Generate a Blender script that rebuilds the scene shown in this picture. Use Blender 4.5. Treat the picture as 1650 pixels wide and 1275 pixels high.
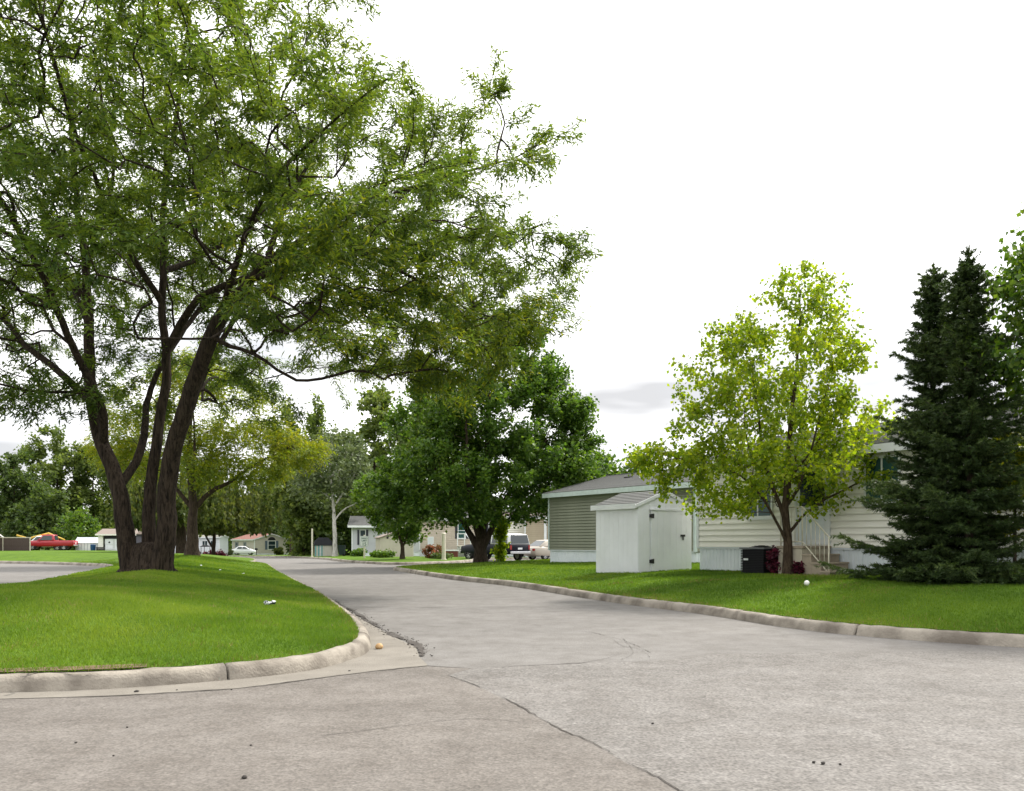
import bpy, math, random
import numpy as np
from mathutils import Vector
from mathutils.geometry import delaunay_2d_cdt

for o in list(bpy.data.objects):
    bpy.data.objects.remove(o)
scene = bpy.context.scene
COL = scene.collection
EYE, FPX, CX, HY = 1.3, 1350.0, 825.0, 873.0

# ------------------------------------------------------------------ camera
cam_d = bpy.data.cameras.new("camera")
cam = bpy.data.objects.new("camera", cam_d)
COL.objects.link(cam)
cam.location = (0, 0, EYE)
cam.rotation_euler = (math.radians(90), 0, 0)
cam_d.sensor_width = 36.0
cam_d.lens = 36.0 * FPX / 1650.0
cam_d.shift_y = (HY - 637.5) / 1650.0
cam_d.clip_start = 0.05
cam_d.clip_end = 3000
scene.camera = cam

# ------------------------------------------------------------------ sky, sun, exposure
SUN_EL, SUN_AZ = 50.0, 45.0            # azimuth clockwise from +Y (the view direction)
world = bpy.data.worlds.new("World")
scene.world = world
world.use_nodes = True
wn, wl = world.node_tree.nodes, world.node_tree.links
wn.clear()
w_out = wn.new("ShaderNodeOutputWorld")
w_bg = wn.new("ShaderNodeBackground")
w_bg.inputs["Strength"].default_value = 0.12
w_sky = wn.new("ShaderNodeTexSky")
w_sky.sky_type = 'NISHITA'
w_sky.sun_disc = False
w_sky.sun_elevation = math.radians(SUN_EL)
w_sky.sun_rotation = math.radians(SUN_AZ)
w_sky.air_density = 1.0
w_sky.dust_density = 3.0
w_tc = wn.new("ShaderNodeTexCoord")
w_map = wn.new("ShaderNodeMapping")
w_map.inputs["Scale"].default_value = (1.0, 1.0, 5.5)
w_map.inputs["Location"].default_value = (0.7, 2.2, 0.35)
w_n1 = wn.new("ShaderNodeTexNoise")
w_n1.inputs["Scale"].default_value = 2.1
w_n1.inputs["Detail"].default_value = 6.0
w_n1.inputs["Roughness"].default_value = 0.5
w_r1 = wn.new("ShaderNodeValToRGB")      # how thick the cloud sheet is
w_r1.color_ramp.elements[0].position = 0.25
w_r1.color_ramp.elements[0].color = (0.8, 0.8, 0.8, 1)
w_r1.color_ramp.elements[1].position = 0.5
w_r1.color_ramp.elements[1].color = (1, 1, 1, 1)
w_n2 = wn.new("ShaderNodeTexNoise")
w_n2.inputs["Scale"].default_value = 2.0
w_n2.inputs["Detail"].default_value = 4.0
w_n2.inputs["Roughness"].default_value = 0.55
w_r2 = wn.new("ShaderNodeValToRGB")      # light and grey cloud
w_r2.color_ramp.elements[0].position = 0.30
w_r2.color_ramp.elements[0].color = (2.8, 2.82, 2.9, 1)
w_r2.color_ramp.elements[1].position = 0.58
w_r2.color_ramp.elements[1].color = (7.4, 7.4, 7.4, 1)
w_mix = wn.new("ShaderNodeMixRGB")
wl.new(w_tc.outputs["Generated"], w_map.inputs["Vector"])
wl.new(w_map.outputs["Vector"], w_n1.inputs["Vector"])
wl.new(w_map.outputs["Vector"], w_n2.inputs["Vector"])
wl.new(w_n1.outputs["Fac"], w_r1.inputs["Fac"])
w_sep = wn.new("ShaderNodeSeparateXYZ")        # the sheet looks thicker, and greyer, towards the horizon
w_low = wn.new("ShaderNodeMapRange")
w_low.interpolation_type = 'SMOOTHSTEP'
w_low.inputs["From Min"].default_value = 0.04
w_low.inputs["From Max"].default_value = 0.50
w_low.inputs["To Min"].default_value = -0.11
w_low.inputs["To Max"].default_value = 0.16
w_add = wn.new("ShaderNodeMath")
w_add.operation = 'ADD'
wl.new(w_tc.outputs["Generated"], w_sep.inputs["Vector"])
wl.new(w_sep.outputs["Z"], w_low.inputs["Value"])
wl.new(w_n2.outputs["Fac"], w_add.inputs[0])
wl.new(w_low.outputs["Result"], w_add.inputs[1])
wl.new(w_add.outputs["Value"], w_r2.inputs["Fac"])
wl.new(w_r1.outputs["Color"], w_mix.inputs["Fac"])
wl.new(w_sky.outputs["Color"], w_mix.inputs["Color1"])
wl.new(w_r2.outputs["Color"], w_mix.inputs["Color2"])
wl.new(w_mix.outputs["Color"], w_bg.inputs["Color"])
wl.new(w_bg.outputs["Background"], w_out.inputs["Surface"])

sun_d = bpy.data.lights.new("sun", 'SUN')
sun_d.energy = 2.5
sun_d.angle = math.radians(8.0)
sun_d.color = (1.0, 0.955, 0.88)
sun = bpy.data.objects.new("sun", sun_d)
COL.objects.link(sun)
sun.location = (20, 40, 60)
_el, _az = math.radians(SUN_EL), math.radians(SUN_AZ)
_dir = Vector((math.sin(_az) * math.cos(_el), math.cos(_az) * math.cos(_el), math.sin(_el)))
sun.rotation_euler = _dir.to_track_quat('Z', 'Y').to_euler()

scene.view_settings.view_transform = 'Standard'
scene.view_settings.look = 'None'
scene.view_settings.gamma = 1.0
scene.view_settings.use_curve_mapping = False
scene.view_settings.exposure = 1.25
scene.render.engine = 'CYCLES'
cy = scene.cycles
cy.max_bounces = 7
cy.diffuse_bounces = 3
cy.glossy_bounces = 2
cy.transmission_bounces = 4
cy.transparent_max_bounces = 4
cy.use_denoising = True
cy.sample_clamp_indirect = 4.0

# ------------------------------------------------------------------ helpers
RNG = np.random.RandomState(7)
random.seed(7)


def px(p, Y):
    return (p - CX) / FPX * Y


def pz(p, Y):
    return EYE + (HY - p) / FPX * Y


def smooth(a, b, v):
    t = np.clip((v - a) / (b - a), 0, 1)
    return t * t * (3 - 2 * t)


MATS = {}


def new_mat(name):
    m = bpy.data.materials.new(name)
    m.use_nodes = True
    nt = m.node_tree
    b = nt.nodes.get("Principled BSDF")
    return m, nt.nodes, nt.links, b


def mat(name, col, rough=0.7, col2=None, scale=6.0, bump=0.0, bscale=None, stretch=(1, 1, 1), metal=0.0, spec=0.35,
        lo=0.35, hi=0.65, detail=6.0, bdist=0.02):
    """A plain surface with a second tone breaking it up and fine relief."""
    if name in MATS:
        return MATS[name]
    m, n, l, b = new_mat(name)
    b.inputs["Roughness"].default_value = rough
    b.inputs["Metallic"].default_value = metal
    b.inputs["Specular IOR Level"].default_value = spec
    c2 = col2 if col2 else tuple(c * 0.86 for c in col)
    tc = n.new("ShaderNodeTexCoord")
    mp = n.new("ShaderNodeMapping")
    mp.inputs["Scale"].default_value = stretch
    l.new(tc.outputs["Object"], mp.inputs["Vector"])
    nz = n.new("ShaderNodeTexNoise")
    nz.inputs["Scale"].default_value = scale
    nz.inputs["Detail"].default_value = detail
    nz.inputs["Roughness"].default_value = 0.6
    l.new(mp.outputs["Vector"], nz.inputs["Vector"])
    rp = n.new("ShaderNodeValToRGB")
    rp.color_ramp.elements[0].position = lo
    rp.color_ramp.elements[0].color = (*c2, 1)
    rp.color_ramp.elements[1].position = hi
    rp.color_ramp.elements[1].color = (*col, 1)
    l.new(nz.outputs["Fac"], rp.inputs["Fac"])
    l.new(rp.outputs["Color"], b.inputs["Base Color"])
    if bump:
        n2 = n.new("ShaderNodeTexNoise")
        n2.inputs["Scale"].default_value = bscale or scale * 6
        n2.inputs["Detail"].default_value = 5
        l.new(mp.outputs["Vector"], n2.inputs["Vector"])
        bp = n.new("ShaderNodeBump")
        bp.inputs["Strength"].default_value = bump
        bp.inputs["Distance"].default_value = bdist
        l.new(n2.outputs["Fac"], bp.inputs["Height"])
        l.new(bp.outputs["Normal"], b.inputs["Normal"])
    MATS[name] = m
    return m


def leaf_mat(name, cols, trans=0.45, tcol=None, nscale=0.6, rough=0.5, namt=0.5):
    """cols: dark .. mid .. light leaf colours; each leaf takes its own from 'rnd' and from which clump it hangs in."""
    if name in MATS:
        return MATS[name]
    m, n, l, b = new_mat(name)
    out = n.get("Material Output")
    at = n.new("ShaderNodeAttribute")
    at.attribute_name = "rnd"
    geo = n.new("ShaderNodeNewGeometry")
    nz = n.new("ShaderNodeTexNoise")
    nz.inputs["Scale"].default_value = nscale
    nz.inputs["Detail"].default_value = 2
    l.new(geo.outputs["Position"], nz.inputs["Vector"])
    mx = n.new("ShaderNodeMix")
    mx.inputs["Factor"].default_value = namt
    l.new(at.outputs["Fac"], mx.inputs["A"])
    l.new(nz.outputs["Fac"], mx.inputs["B"])
    rp = n.new("ShaderNodeValToRGB")
    e = rp.color_ramp.elements
    e[0].position, e[0].color = 0.25, (*cols[0], 1)
    e[1].position, e[1].color = 0.78, (*cols[-1], 1)
    if len(cols) > 2:
        k = e.new(0.5)
        k.color = (*cols[1], 1)
    l.new(mx.outputs["Result"], rp.inputs["Fac"])
    l.new(rp.outputs["Color"], b.inputs["Base Color"])
    b.inputs["Roughness"].default_value = rough
    b.inputs["Specular IOR Level"].default_value = 0.3
    tr = n.new("ShaderNodeBsdfTranslucent")
    tm = n.new("ShaderNodeMixRGB")
    tm.blend_type = 'MULTIPLY'
    tm.inputs["Fac"].default_value = 1.0
    tm.inputs["Color2"].default_value = (*(tcol or (1.9, 1.75, 0.6)), 1)
    l.new(rp.outputs["Color"], tm.inputs["Color1"])
    l.new(tm.outputs["Color"], tr.inputs["Color"])
    ms = n.new("ShaderNodeMixShader")
    ms.inputs["Fac"].default_value = trans
    l.new(b.outputs["BSDF"], ms.inputs[1])
    l.new(tr.outputs["BSDF"], ms.inputs[2])
    l.new(ms.outputs["Shader"], out.inputs["Surface"])
    MATS[name] = m
    return m


def bark_mat(name, c1, c2, vscale=5.0):
    if name in MATS:
        return MATS[name]
    m, n, l, b = new_mat(name)
    b.inputs["Roughness"].default_value = 0.9
    b.inputs["Specular IOR Level"].default_value = 0.15
    tc = n.new("ShaderNodeTexCoord")
    mp = n.new("ShaderNodeMapping")
    mp.inputs["Scale"].default_value = (1, 1, 0.16)
    l.new(tc.outputs["Object"], mp.inputs["Vector"])
    v = n.new("ShaderNodeTexNoise")
    v.inputs["Scale"].default_value = vscale * 2.6
    v.inputs["Detail"].default_value = 8
    v.inputs["Roughness"].default_value = 0.7
    v.inputs["Distortion"].default_value = 0.6
    l.new(mp.outputs["Vector"], v.inputs["Vector"])
    rp = n.new("ShaderNodeValToRGB")
    rp.color_ramp.elements[0].position = 0.38
    rp.color_ramp.elements[0].color = (*c2, 1)
    rp.color_ramp.elements[1].position = 0.58
    rp.color_ramp.elements[1].color = (*c1, 1)
    l.new(v.outputs["Fac"], rp.inputs["Fac"])
    l.new(rp.outputs["Color"], b.inputs["Base Color"])
    bp = n.new("ShaderNodeBump")
    bp.inputs["Strength"].default_value = 0.9
    bp.inputs["Distance"].default_value = 0.05
    l.new(v.outputs["Fac"], bp.inputs["Height"])
    l.new(bp.outputs["Normal"], b.inputs["Normal"])
    MATS[name] = m
    return m


def glass_mat(name, col=(0.02, 0.03, 0.035), rough=0.08, spec=0.5):
    if name in MATS:
        return MATS[name]
    m, n, l, b = new_mat(name)
    b.inputs["Base Color"].default_value = (*col, 1)
    b.inputs["Roughness"].default_value = rough
    b.inputs["Specular IOR Level"].default_value = spec
    MATS[name] = m
    return m


def paint_mat(name, col, rough=0.35, coat=0.25):
    if name in MATS:
        return MATS[name]
    m, n, l, b = new_mat(name)
    b.inputs["Base Color"].default_value = (*col, 1)
    b.inputs["Roughness"].default_value = rough
    b.inputs["Coat Weight"].default_value = coat
    b.inputs["Coat Roughness"].default_value = 0.08
    MATS[name] = m
    return m


def tag(o, label=None, cat=None, group=None, kind=None):
    if label:
        o["label"] = label
    if cat:
        o["category"] = cat
    if group:
        o["group"] = group
    if kind:
        o["kind"] = kind
    return o


def empty(name, loc=(0, 0, 0), rz=0.0, label=None, cat=None, group=None, kind=None, parent=None):
    o = bpy.data.objects.new(name, None)
    COL.objects.link(o)
    o.location = loc
    o.rotation_euler = (0, 0, rz)
    o.empty_display_size = 0.2
    if parent:
        o.parent = parent
    return tag(o, label, cat, group, kind)


def link(name, me, m=None, parent=None, loc=(0, 0, 0), rot=(0, 0, 0), scale=(1, 1, 1)):
    o = bpy.data.objects.new(name, me)
    COL.objects.link(o)
    if m is not None and len(me.materials) == 0:
        me.materials.append(m)
    o.parent = parent
    o.location = loc
    o.rotation_euler = rot
    o.scale = scale
    return o


def tri_mesh(name, V, T, rnd=None, smooth_shade=False):
    """V (n,3) and T (m,3) numpy arrays -> mesh, fast."""
    me = bpy.data.meshes.new(name)
    V = np.ascontiguousarray(V, np.float32)
    T = np.ascontiguousarray(T, np.int32)
    me.vertices.add(len(V))
    me.vertices.foreach_set("co", V.ravel())
    me.loops.add(T.size)
    me.loops.foreach_set("vertex_index", T.ravel())
    me.polygons.add(len(T))
    me.polygons.foreach_set("loop_start", np.arange(0, T.size, 3, dtype=np.int32))
    if smooth_shade:
        me.polygons.foreach_set("use_smooth", np.ones(len(T), bool))
    me.update(calc_edges=True)
    if rnd is not None:
        a = me.attributes.new("rnd", 'FLOAT', 'POINT')
        a.data.foreach_set("value", np.ascontiguousarray(rnd, np.float32))
    return me


class MB:
    """Collects boxes, prisms and tubes; build() links them as one mesh object."""

    def __init__(s):
        s.v, s.f, s.sm = [], [], []

    def add(s, vs, fs, sm=False):
        k = len(s.v)
        s.v += [tuple(v) for v in vs]
        s.f += [tuple(i + k for i in f) for f in fs]
        s.sm += [sm] * len(fs)
        return s

    def box(s, x0, x1, y0, y1, z0, z1):
        return s.add([(x0, y0, z0), (x1, y0, z0), (x1, y1, z0), (x0, y1, z0), (x0, y0, z1), (x1, y0, z1), (x1, y1, z1), (x0, y1, z1)],
                     [(0, 3, 2, 1), (4, 5, 6, 7), (0, 1, 5, 4), (1, 2, 6, 5), (2, 3, 7, 6), (3, 0, 4, 7)])

    def prism(s, poly, a, b, axis='y', sm=False):
        """poly: counter-clockwise 2-D outline; swept from a to b along axis."""
        n = len(poly)

        def p3(p, w):
            if axis == 'y':
                return (p[0], w, p[1])
            if axis == 'x':
                return (w, p[0], p[1])
            return (p[0], p[1], w)
        vs = [p3(p, a) for p in poly] + [p3(p, b) for p in poly]
        fs = [(i, (i + 1) % n, n + (i + 1) % n, n + i) for i in range(n)]
        s.add(vs, [tuple(range(n))[::-1], tuple(range(n, 2 * n))] + fs)
        return s

    def cyl(s, c, r, h, n=14, r2=None, sm=True, axis='z'):
        r2 = r if r2 is None else r2
        vs, k = [], 0
        for zz, rr in ((0, r), (h, r2)):
            for i in range(n):
                a = 2 * math.pi * i / n
                q = (rr * math.cos(a), rr * math.sin(a))
                if axis == 'z':
                    vs.append((c[0] + q[0], c[1] + q[1], c[2] + zz))
                elif axis == 'y':
                    vs.append((c[0] + q[0], c[1] + zz, c[2] + q[1]))
                else:
                    vs.append((c[0] + zz, c[1] + q[0], c[2] + q[1]))
        s.add(vs, [(i, (i + 1) % n, n + (i + 1) % n, n + i) for i in range(n)], sm)
        s.add(vs[:n], [tuple(range(n))[::-1]])
        s.add(vs[n:], [tuple(range(n))])
        return s

    def tube(s, pts, rads, n=6):
        pts = [Vector(p) for p in pts]
        if not hasattr(rads, '__len__'):
            rads = [rads] * len(pts)
        vs, up = [], Vector((0.13, 0.31, 0.94))
        for i, p in enumerate(pts):
            d = (pts[min(i + 1, len(pts) - 1)] - pts[max(i - 1, 0)]).normalized()
            a = d.cross(up)
            if a.length < 1e-3:
                a = d.cross(Vector((1, 0, 0)))
            a.normalize()
            b = d.cross(a)
            for k in range(n):
                t = 2 * math.pi * k / n
                vs.append(p + (a * math.cos(t) + b * math.sin(t)) * rads[i])
        fs = []
        for i in range(len(pts) - 1):
            for k in range(n):
                fs.append((i * n + k, i * n + (k + 1) % n, (i + 1) * n + (k + 1) % n, (i + 1) * n + k))
        fs.append(tuple(range(n))[::-1])
        fs.append(tuple((len(pts) - 1) * n + k for k in range(n)))
        return s.add(vs, fs, True)

    def blob(s, c, r, seg=8, rings=5, jit=0.0, rs=random):
        vs = [(c[0], c[1], c[2] - r[2])]
        for j in range(1, rings):
            ph = math.pi * j / rings - math.pi / 2
            for i in range(seg):
                a = 2 * math.pi * (i + 0.5 * (j % 2)) / seg
                k = 1 + jit * (rs.random() - .5) * 2
                vs.append((c[0] + r[0] * math.cos(ph) * math.cos(a) * k, c[1] + r[1] * math.cos(ph) * math.sin(a) * k, c[2] + r[2] * math.sin(ph) * k))
        vs.append((c[0], c[1], c[2] + r[2]))
        fs = [(0, 1 + (i + 1) % seg, 1 + i) for i in range(seg)]
        for j in range(rings - 2):
            b0, b1 = 1 + j * seg, 1 + (j + 1) * seg
            fs += [(b0 + i, b0 + (i + 1) % seg, b1 + (i + 1) % seg, b1 + i) for i in range(seg)]
        b0, t = 1 + (rings - 2) * seg, len(vs) - 1
        fs += [(b0 + i, b0 + (i + 1) % seg, t) for i in range(seg)]
        return s.add(vs, fs, True)

    def mesh(s, name, m=None):
        me = bpy.data.meshes.new(name)
        me.from_pydata([tuple(v) for v in s.v], [], s.f)
        me.polygons.foreach_set("use_smooth", s.sm)
        me.update()
        if m is not None:
            me.materials.append(m)
        return me

    def build(s, name, m, parent=None, loc=(0, 0, 0), rot=(0, 0, 0), bevel=0.0):
        o = link(name, s.mesh(name, m), None, parent, loc, rot)
        if bevel:
            md = o.modifiers.new("edge", 'BEVEL')
            md.width = bevel
            md.segments = 2
            md.limit_method = 'ANGLE'
        return o


def box_part(name, m, parent, *b, bevel=0.0):
    return MB().box(*b).build(name, m, parent, bevel=bevel)


def catmull(pts, step):
    pts = [np.array(p, float) for p in pts]
    out = []
    for i in range(len(pts) - 1):
        p0 = pts[max(i - 1, 0)]
        p1, p2 = pts[i], pts[i + 1]
        p3 = pts[min(i + 2, len(pts) - 1)]
        n = max(1, int(np.linalg.norm(p2 - p1) / step))
        for k in range(n):
            t = k / n
            out.append(0.5 * ((2 * p1) + (-p0 + p2) * t + (2 * p0 - 5 * p1 + 4 * p2 - p3) * t * t + (-p0 + 3 * p1 - 3 * p2 + p3) * t ** 3))
    out.append(pts[-1])
    return np.array(out)


def inside(poly, X, Y):
    poly = np.asarray(poly)
    r = np.zeros(len(X), bool)
    j = len(poly) - 1
    for i in range(len(poly)):
        xi, yi = poly[i]
        xj, yj = poly[j]
        c = ((yi > Y) != (yj > Y))
        if c.any():
            xx = (xj - xi) * (Y - yi) / (yj - yi + 1e-12) + xi
            r ^= c & (X < xx)
        j = i
    return r


def dist_poly(line, X, Y):
    """Distance of each point to a polyline."""
    line = np.asarray(line)
    P = np.stack([X, Y], -1)
    best = np.full(len(X), 1e9)
    for a, b in zip(line[:-1], line[1:]):
        ab = b - a
        t = np.clip(((P - a) @ ab) / (ab @ ab + 1e-9), 0, 1)
        best = np.minimum(best, np.hypot(*(P - (a + t[:, None] * ab)).T))
    return best


def offset(line, d):
    """Shift a polyline sideways: positive d is to its left."""
    line = np.asarray(line)
    t = np.gradient(line, axis=0)
    t /= np.linalg.norm(t, axis=1)[:, None] + 1e-9
    return line + np.stack([-t[:, 1], t[:, 0]], -1) * d


def vnoise(X, Y, s, seed=0):
    """Smooth value noise in 0..1."""
    X, Y = np.asarray(X, float) / s, np.asarray(Y, float) / s
    xi, yi = np.floor(X).astype(int), np.floor(Y).astype(int)
    fx, fy = X - xi, Y - yi
    fx, fy = fx * fx * (3 - 2 * fx), fy * fy * (3 - 2 * fy)

    def h(a, b):
        q = np.sin(a * 127.1 + b * 311.7 + seed * 74.7) * 43758.5453
        return q - np.floor(q)
    return (h(xi, yi) * (1 - fx) + h(xi + 1, yi) * fx) * (1 - fy) + (h(xi, yi + 1) * (1 - fx) + h(xi + 1, yi + 1) * fx) * fy


# ------------------------------------------------------------------ ground levels
def grade(X, Y):
    X, Y = np.asarray(X, float), np.asarray(Y, float)
    w = smooth(-0.47, -0.39, X / np.maximum(Y, 1.0))
    return -0.0139 * np.clip(Y - 60, 0, 92) * w


KERB_R = catmull([(22, 7.2), (14, 8.3), (10, 8.95), (7.6, 9.6), (6.0, 10.45), (4.84, 11.5), (4.13, 12.7), (3.41, 15.0), (2.08, 18.1), (-0.05, 24.4),
                  (-2.0, 28.5), (-4.9, 36.6), (-5.5, 38.6), (-5.2, 40.6), (-4.0, 43.2), (-1.5, 45.6), (4, 48), (16, 52)], 0.3)
KERB_L = catmull([(-21.5, 4.0), (-16, 5.9), (-10, 6.75), (-7, 6.95), (-4.38, 7.17), (-3.25, 7.47), (-2.13, 8.25), (-1.78, 9.1), (-1.70, 10.0), (-2.05, 11.8), (-2.98, 15),
                  (-4.88, 20.9), (-9.15, 33.1), (-12.9, 44.3), (-15.2, 48.9), (-16.0, 52.5), (-18.6, 60), (-24.5, 73), (-33, 88), (-46, 100), (-75, 112)], 0.3)
KERB_B = catmull([(-75, 64), (-46, 56), (-30.6, 50), (-24.5, 46.4), (-20.2, 42.0), (-17.2, 34), (-13.6, 23), (-12.2, 16), (-13.5, 11.5), (-18, 9), (-30, 7), (-45, 6)], 0.4)
KERB_F = catmull([(24, 66), (6, 64.5), (-1.6, 62), (-2.6, 54), (-3.6, 50.4), (-5.4, 47.8), (-6.9, 47.0), (-9.35, 50.7), (-12, 56.6), (-16, 68), (-22, 86), (-33, 112), (-50, 124), (-80, 134)], 0.4)

POLY_R = np.vstack([offset(KERB_R, -0.15), [(60, 60), (60, 6)]])
POLY_L = np.vstack([offset(KERB_L, 0.15), [(-140, 122), (-140, 70)], offset(KERB_B, 0.15)])
# the island and the far lawn are one sheet of grass: walk its front edge, then the back road's edge
POLY_F = np.vstack([offset(KERB_F, -0.15)[::-1], [(60, 66), (60, 160), (-80, 160)][::1]])


def lawn_r(X, Y):
    d = dist_poly(KERB_R, X, Y)
    T = np.clip(0.29 + 0.03 * (X - 3.5), 0.1, 0.42)
    return grade(X, Y) + 0.125 + T * smooth(-0.6, 3.6, d) + 0.02 * (vnoise(X, Y, 1.7) - .5)


def lawn_l(X, Y):
    d = np.minimum(dist_poly(KERB_L, X, Y), dist_poly(KERB_B, X, Y))
    T = 0.47 - 0.3 * smooth(45, 78, Y)
    return grade(X, Y) + 0.125 + T * smooth(-0.5, 4.6, d) + 0.03 * (vnoise(X, Y, 1.9, 3) - .5)


def lawn_f(X, Y):
    d = dist_poly(KERB_F, X, Y)
    return grade(X, Y) + 0.11 + 0.1 * smooth(0, 4, d)


def gnd(x, y):
    X, Y = np.array([x], float), np.array([y], float)
    for poly, f in ((POLY_R, lawn_r), (POLY_L, lawn_l), (POLY_F, lawn_f)):
        if inside(poly, X, Y)[0]:
            return float(f(X, Y)[0])
    return float(grade(X, Y)[0])

# ------------------------------------------------------------------ materials of the ground
def asphalt_mat(name, base, warm, grit=0.22, gscale=95.0):
    m, n, l, b = new_mat(name)
    b.inputs["Roughness"].default_value = 0.85
    b.inputs["Specular IOR Level"].default_value = 0.25
    tc = n.new("ShaderNodeTexCoord")

    def noise(scale, detail=5, rough=0.6, stretch=None, dist=0.0):
        t = n.new("ShaderNodeTexNoise")
        t.inputs["Scale"].default_value = scale
        t.inputs["Detail"].default_value = detail
        t.inputs["Roughness"].default_value = rough
        t.inputs["Distortion"].default_value = dist
        src = tc.outputs["Object"]
        if stretch:
            mp = n.new("ShaderNodeMapping")
            mp.inputs["Scale"].default_value = stretch
            mp.inputs["Rotation"].default_value = (0, 0, 0.15)
            l.new(src, mp.inputs["Vector"])
            src = mp.outputs["Vector"]
        l.new(src, t.inputs["Vector"])
        return t

    def ramp(t, p0, c0, p1, c1):
        r = n.new("ShaderNodeValToRGB")
        r.color_ramp.elements[0].position, r.color_ramp.elements[0].color = p0, (*c0, 1)
        r.color_ramp.elements[1].position, r.color_ramp.elements[1].color = p1, (*c1, 1)
        l.new(t.outputs["Fac"], r.inputs["Fac"])
        return r

    def mul(a, c, f):
        x = n.new("ShaderNodeMixRGB")
        x.blend_type = 'MULTIPLY'
        x.inputs["Fac"].default_value = f
        l.new(a, x.inputs["Color1"])
        l.new(c, x.inputs["Color2"])
        return x.outputs["Color"]
    big = ramp(noise(0.35, 6, 0.6, (0.45, 1.6, 1), 0.4), 0.32, warm, 0.68, base)
    mid = ramp(noise(2.2, 8, 0.72), 0.3, (0.74, 0.72, 0.70), 0.62, (1.08, 1.08, 1.08))
    fine = ramp(noise(gscale, 2, 0.5), 0.30, (1 - grit * 2.2,) * 3, 0.70, (1 + grit,) * 3)
    vor = n.new("ShaderNodeTexVoronoi")
    vor.inputs["Scale"].default_value = gscale * 0.55
    l.new(tc.outputs["Object"], vor.inputs["Vector"])
    stone = n.new("ShaderNodeValToRGB")
    stone.color_ramp.elements[0].position, stone.color_ramp.elements[0].color = 0.0, (1 - grit,) * 3 + (1,)
    stone.color_ramp.elements[1].position, stone.color_ramp.elements[1].color = 1.0, (1 + grit,) * 3 + (1,)
    l.new(vor.outputs["Color"], stone.inputs["Fac"])
    c = mul(mul(mul(big.outputs["Color"], mid.outputs["Color"], 1.0), fine.outputs["Color"], 1.0), stone.outputs["Color"], 1.0)
    l.new(c, b.inputs["Base Color"])
    bp = n.new("ShaderNodeBump")
    bp.inputs["Strength"].default_value = 0.5
    bp.inputs["Distance"].default_value = 0.006
    l.new(vor.outputs["Distance"], bp.inputs["Height"])
    l.new(bp.outputs["Normal"], b.inputs["Normal"])
    return m


M_ASPH = asphalt_mat("asphalt_grey", (0.183, 0.174, 0.164), (0.152, 0.144, 0.136), 0.12)
M_COARSE = asphalt_mat("asphalt_coarse", (0.187, 0.176, 0.165), (0.150, 0.141, 0.132), 0.20, 48.0)
M_BROWN = asphalt_mat("asphalt_brown", (0.172, 0.156, 0.141), (0.132, 0.119, 0.107), 0.16, 62.0)
M_CONC = mat("kerb_concrete", (0.31, 0.278, 0.232), 0.9, (0.145, 0.125, 0.102), 2.2, 0.55, 40, lo=0.36, hi=0.62, detail=10)
M_PAN = mat("gutter_concrete", (0.215, 0.196, 0.168), 0.9, (0.145, 0.130, 0.110), 1.8, 0.4, 60, lo=0.3, hi=0.7, detail=10)
M_CRACK = mat("crack_dirt", (0.075, 0.066, 0.058), 0.95, (0.04, 0.034, 0.03), 12)
M_DIRT = mat("bare_soil", (0.17, 0.115, 0.07), 0.95, (0.10, 0.07, 0.045), 9, 0.5)
M_LAWN = mat("lawn_turf", (0.105, 0.178, 0.015), 0.95, (0.050, 0.100, 0.010), 1.1, 0.7, 45, lo=0.25, hi=0.75, detail=10, bdist=0.05, spec=0.1)
M_GRASS = leaf_mat("grass_blade", [(0.056, 0.122, 0.010), (0.112, 0.202, 0.015), (0.215, 0.295, 0.034)], 0.46, (1.25, 1.2, 0.6), 0.35, 0.6, 0.55)
M_DRY = leaf_mat("dry_grass_blade", [(0.10, 0.11, 0.02), (0.22, 0.18, 0.06), (0.36, 0.28, 0.12)], 0.3, (1.1, 1.1, 0.8), 2.0, 0.7, 0.4)

# ------------------------------------------------------------------ ground and roads
def grid_sheet(name, m, xs, ys, zf):
    X, Y = np.meshgrid(xs, ys)
    Z = zf(X.ravel(), Y.ravel())
    V = np.stack([X.ravel(), Y.ravel(), Z], -1)
    nx, ny = len(xs), len(ys)
    i = (np.arange(ny - 1)[:, None] * nx + np.arange(nx - 1)[None]).ravel()
    T = np.vstack([np.stack([i, i + 1, i + nx + 1], -1), np.stack([i, i + nx + 1, i + nx], -1)])
    return tag(link(name, tri_mesh(name, V, T, smooth_shade=True), m), kind="structure")


grid_sheet("ground", M_LAWN, np.concatenate([[-900, -500, -250], np.arange(-160, 161, 8), [250, 500, 900]]),
           np.concatenate([[-200, -60, -20], np.arange(0, 200, 6), [250, 350, 600, 1000, 1500]]), lambda X, Y: grade(X, Y) - 0.12)
ROAD = grid_sheet("road", M_ASPH, np.arange(-85, 41, 3.0), np.arange(-12, 139, 3.0), grade)


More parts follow.
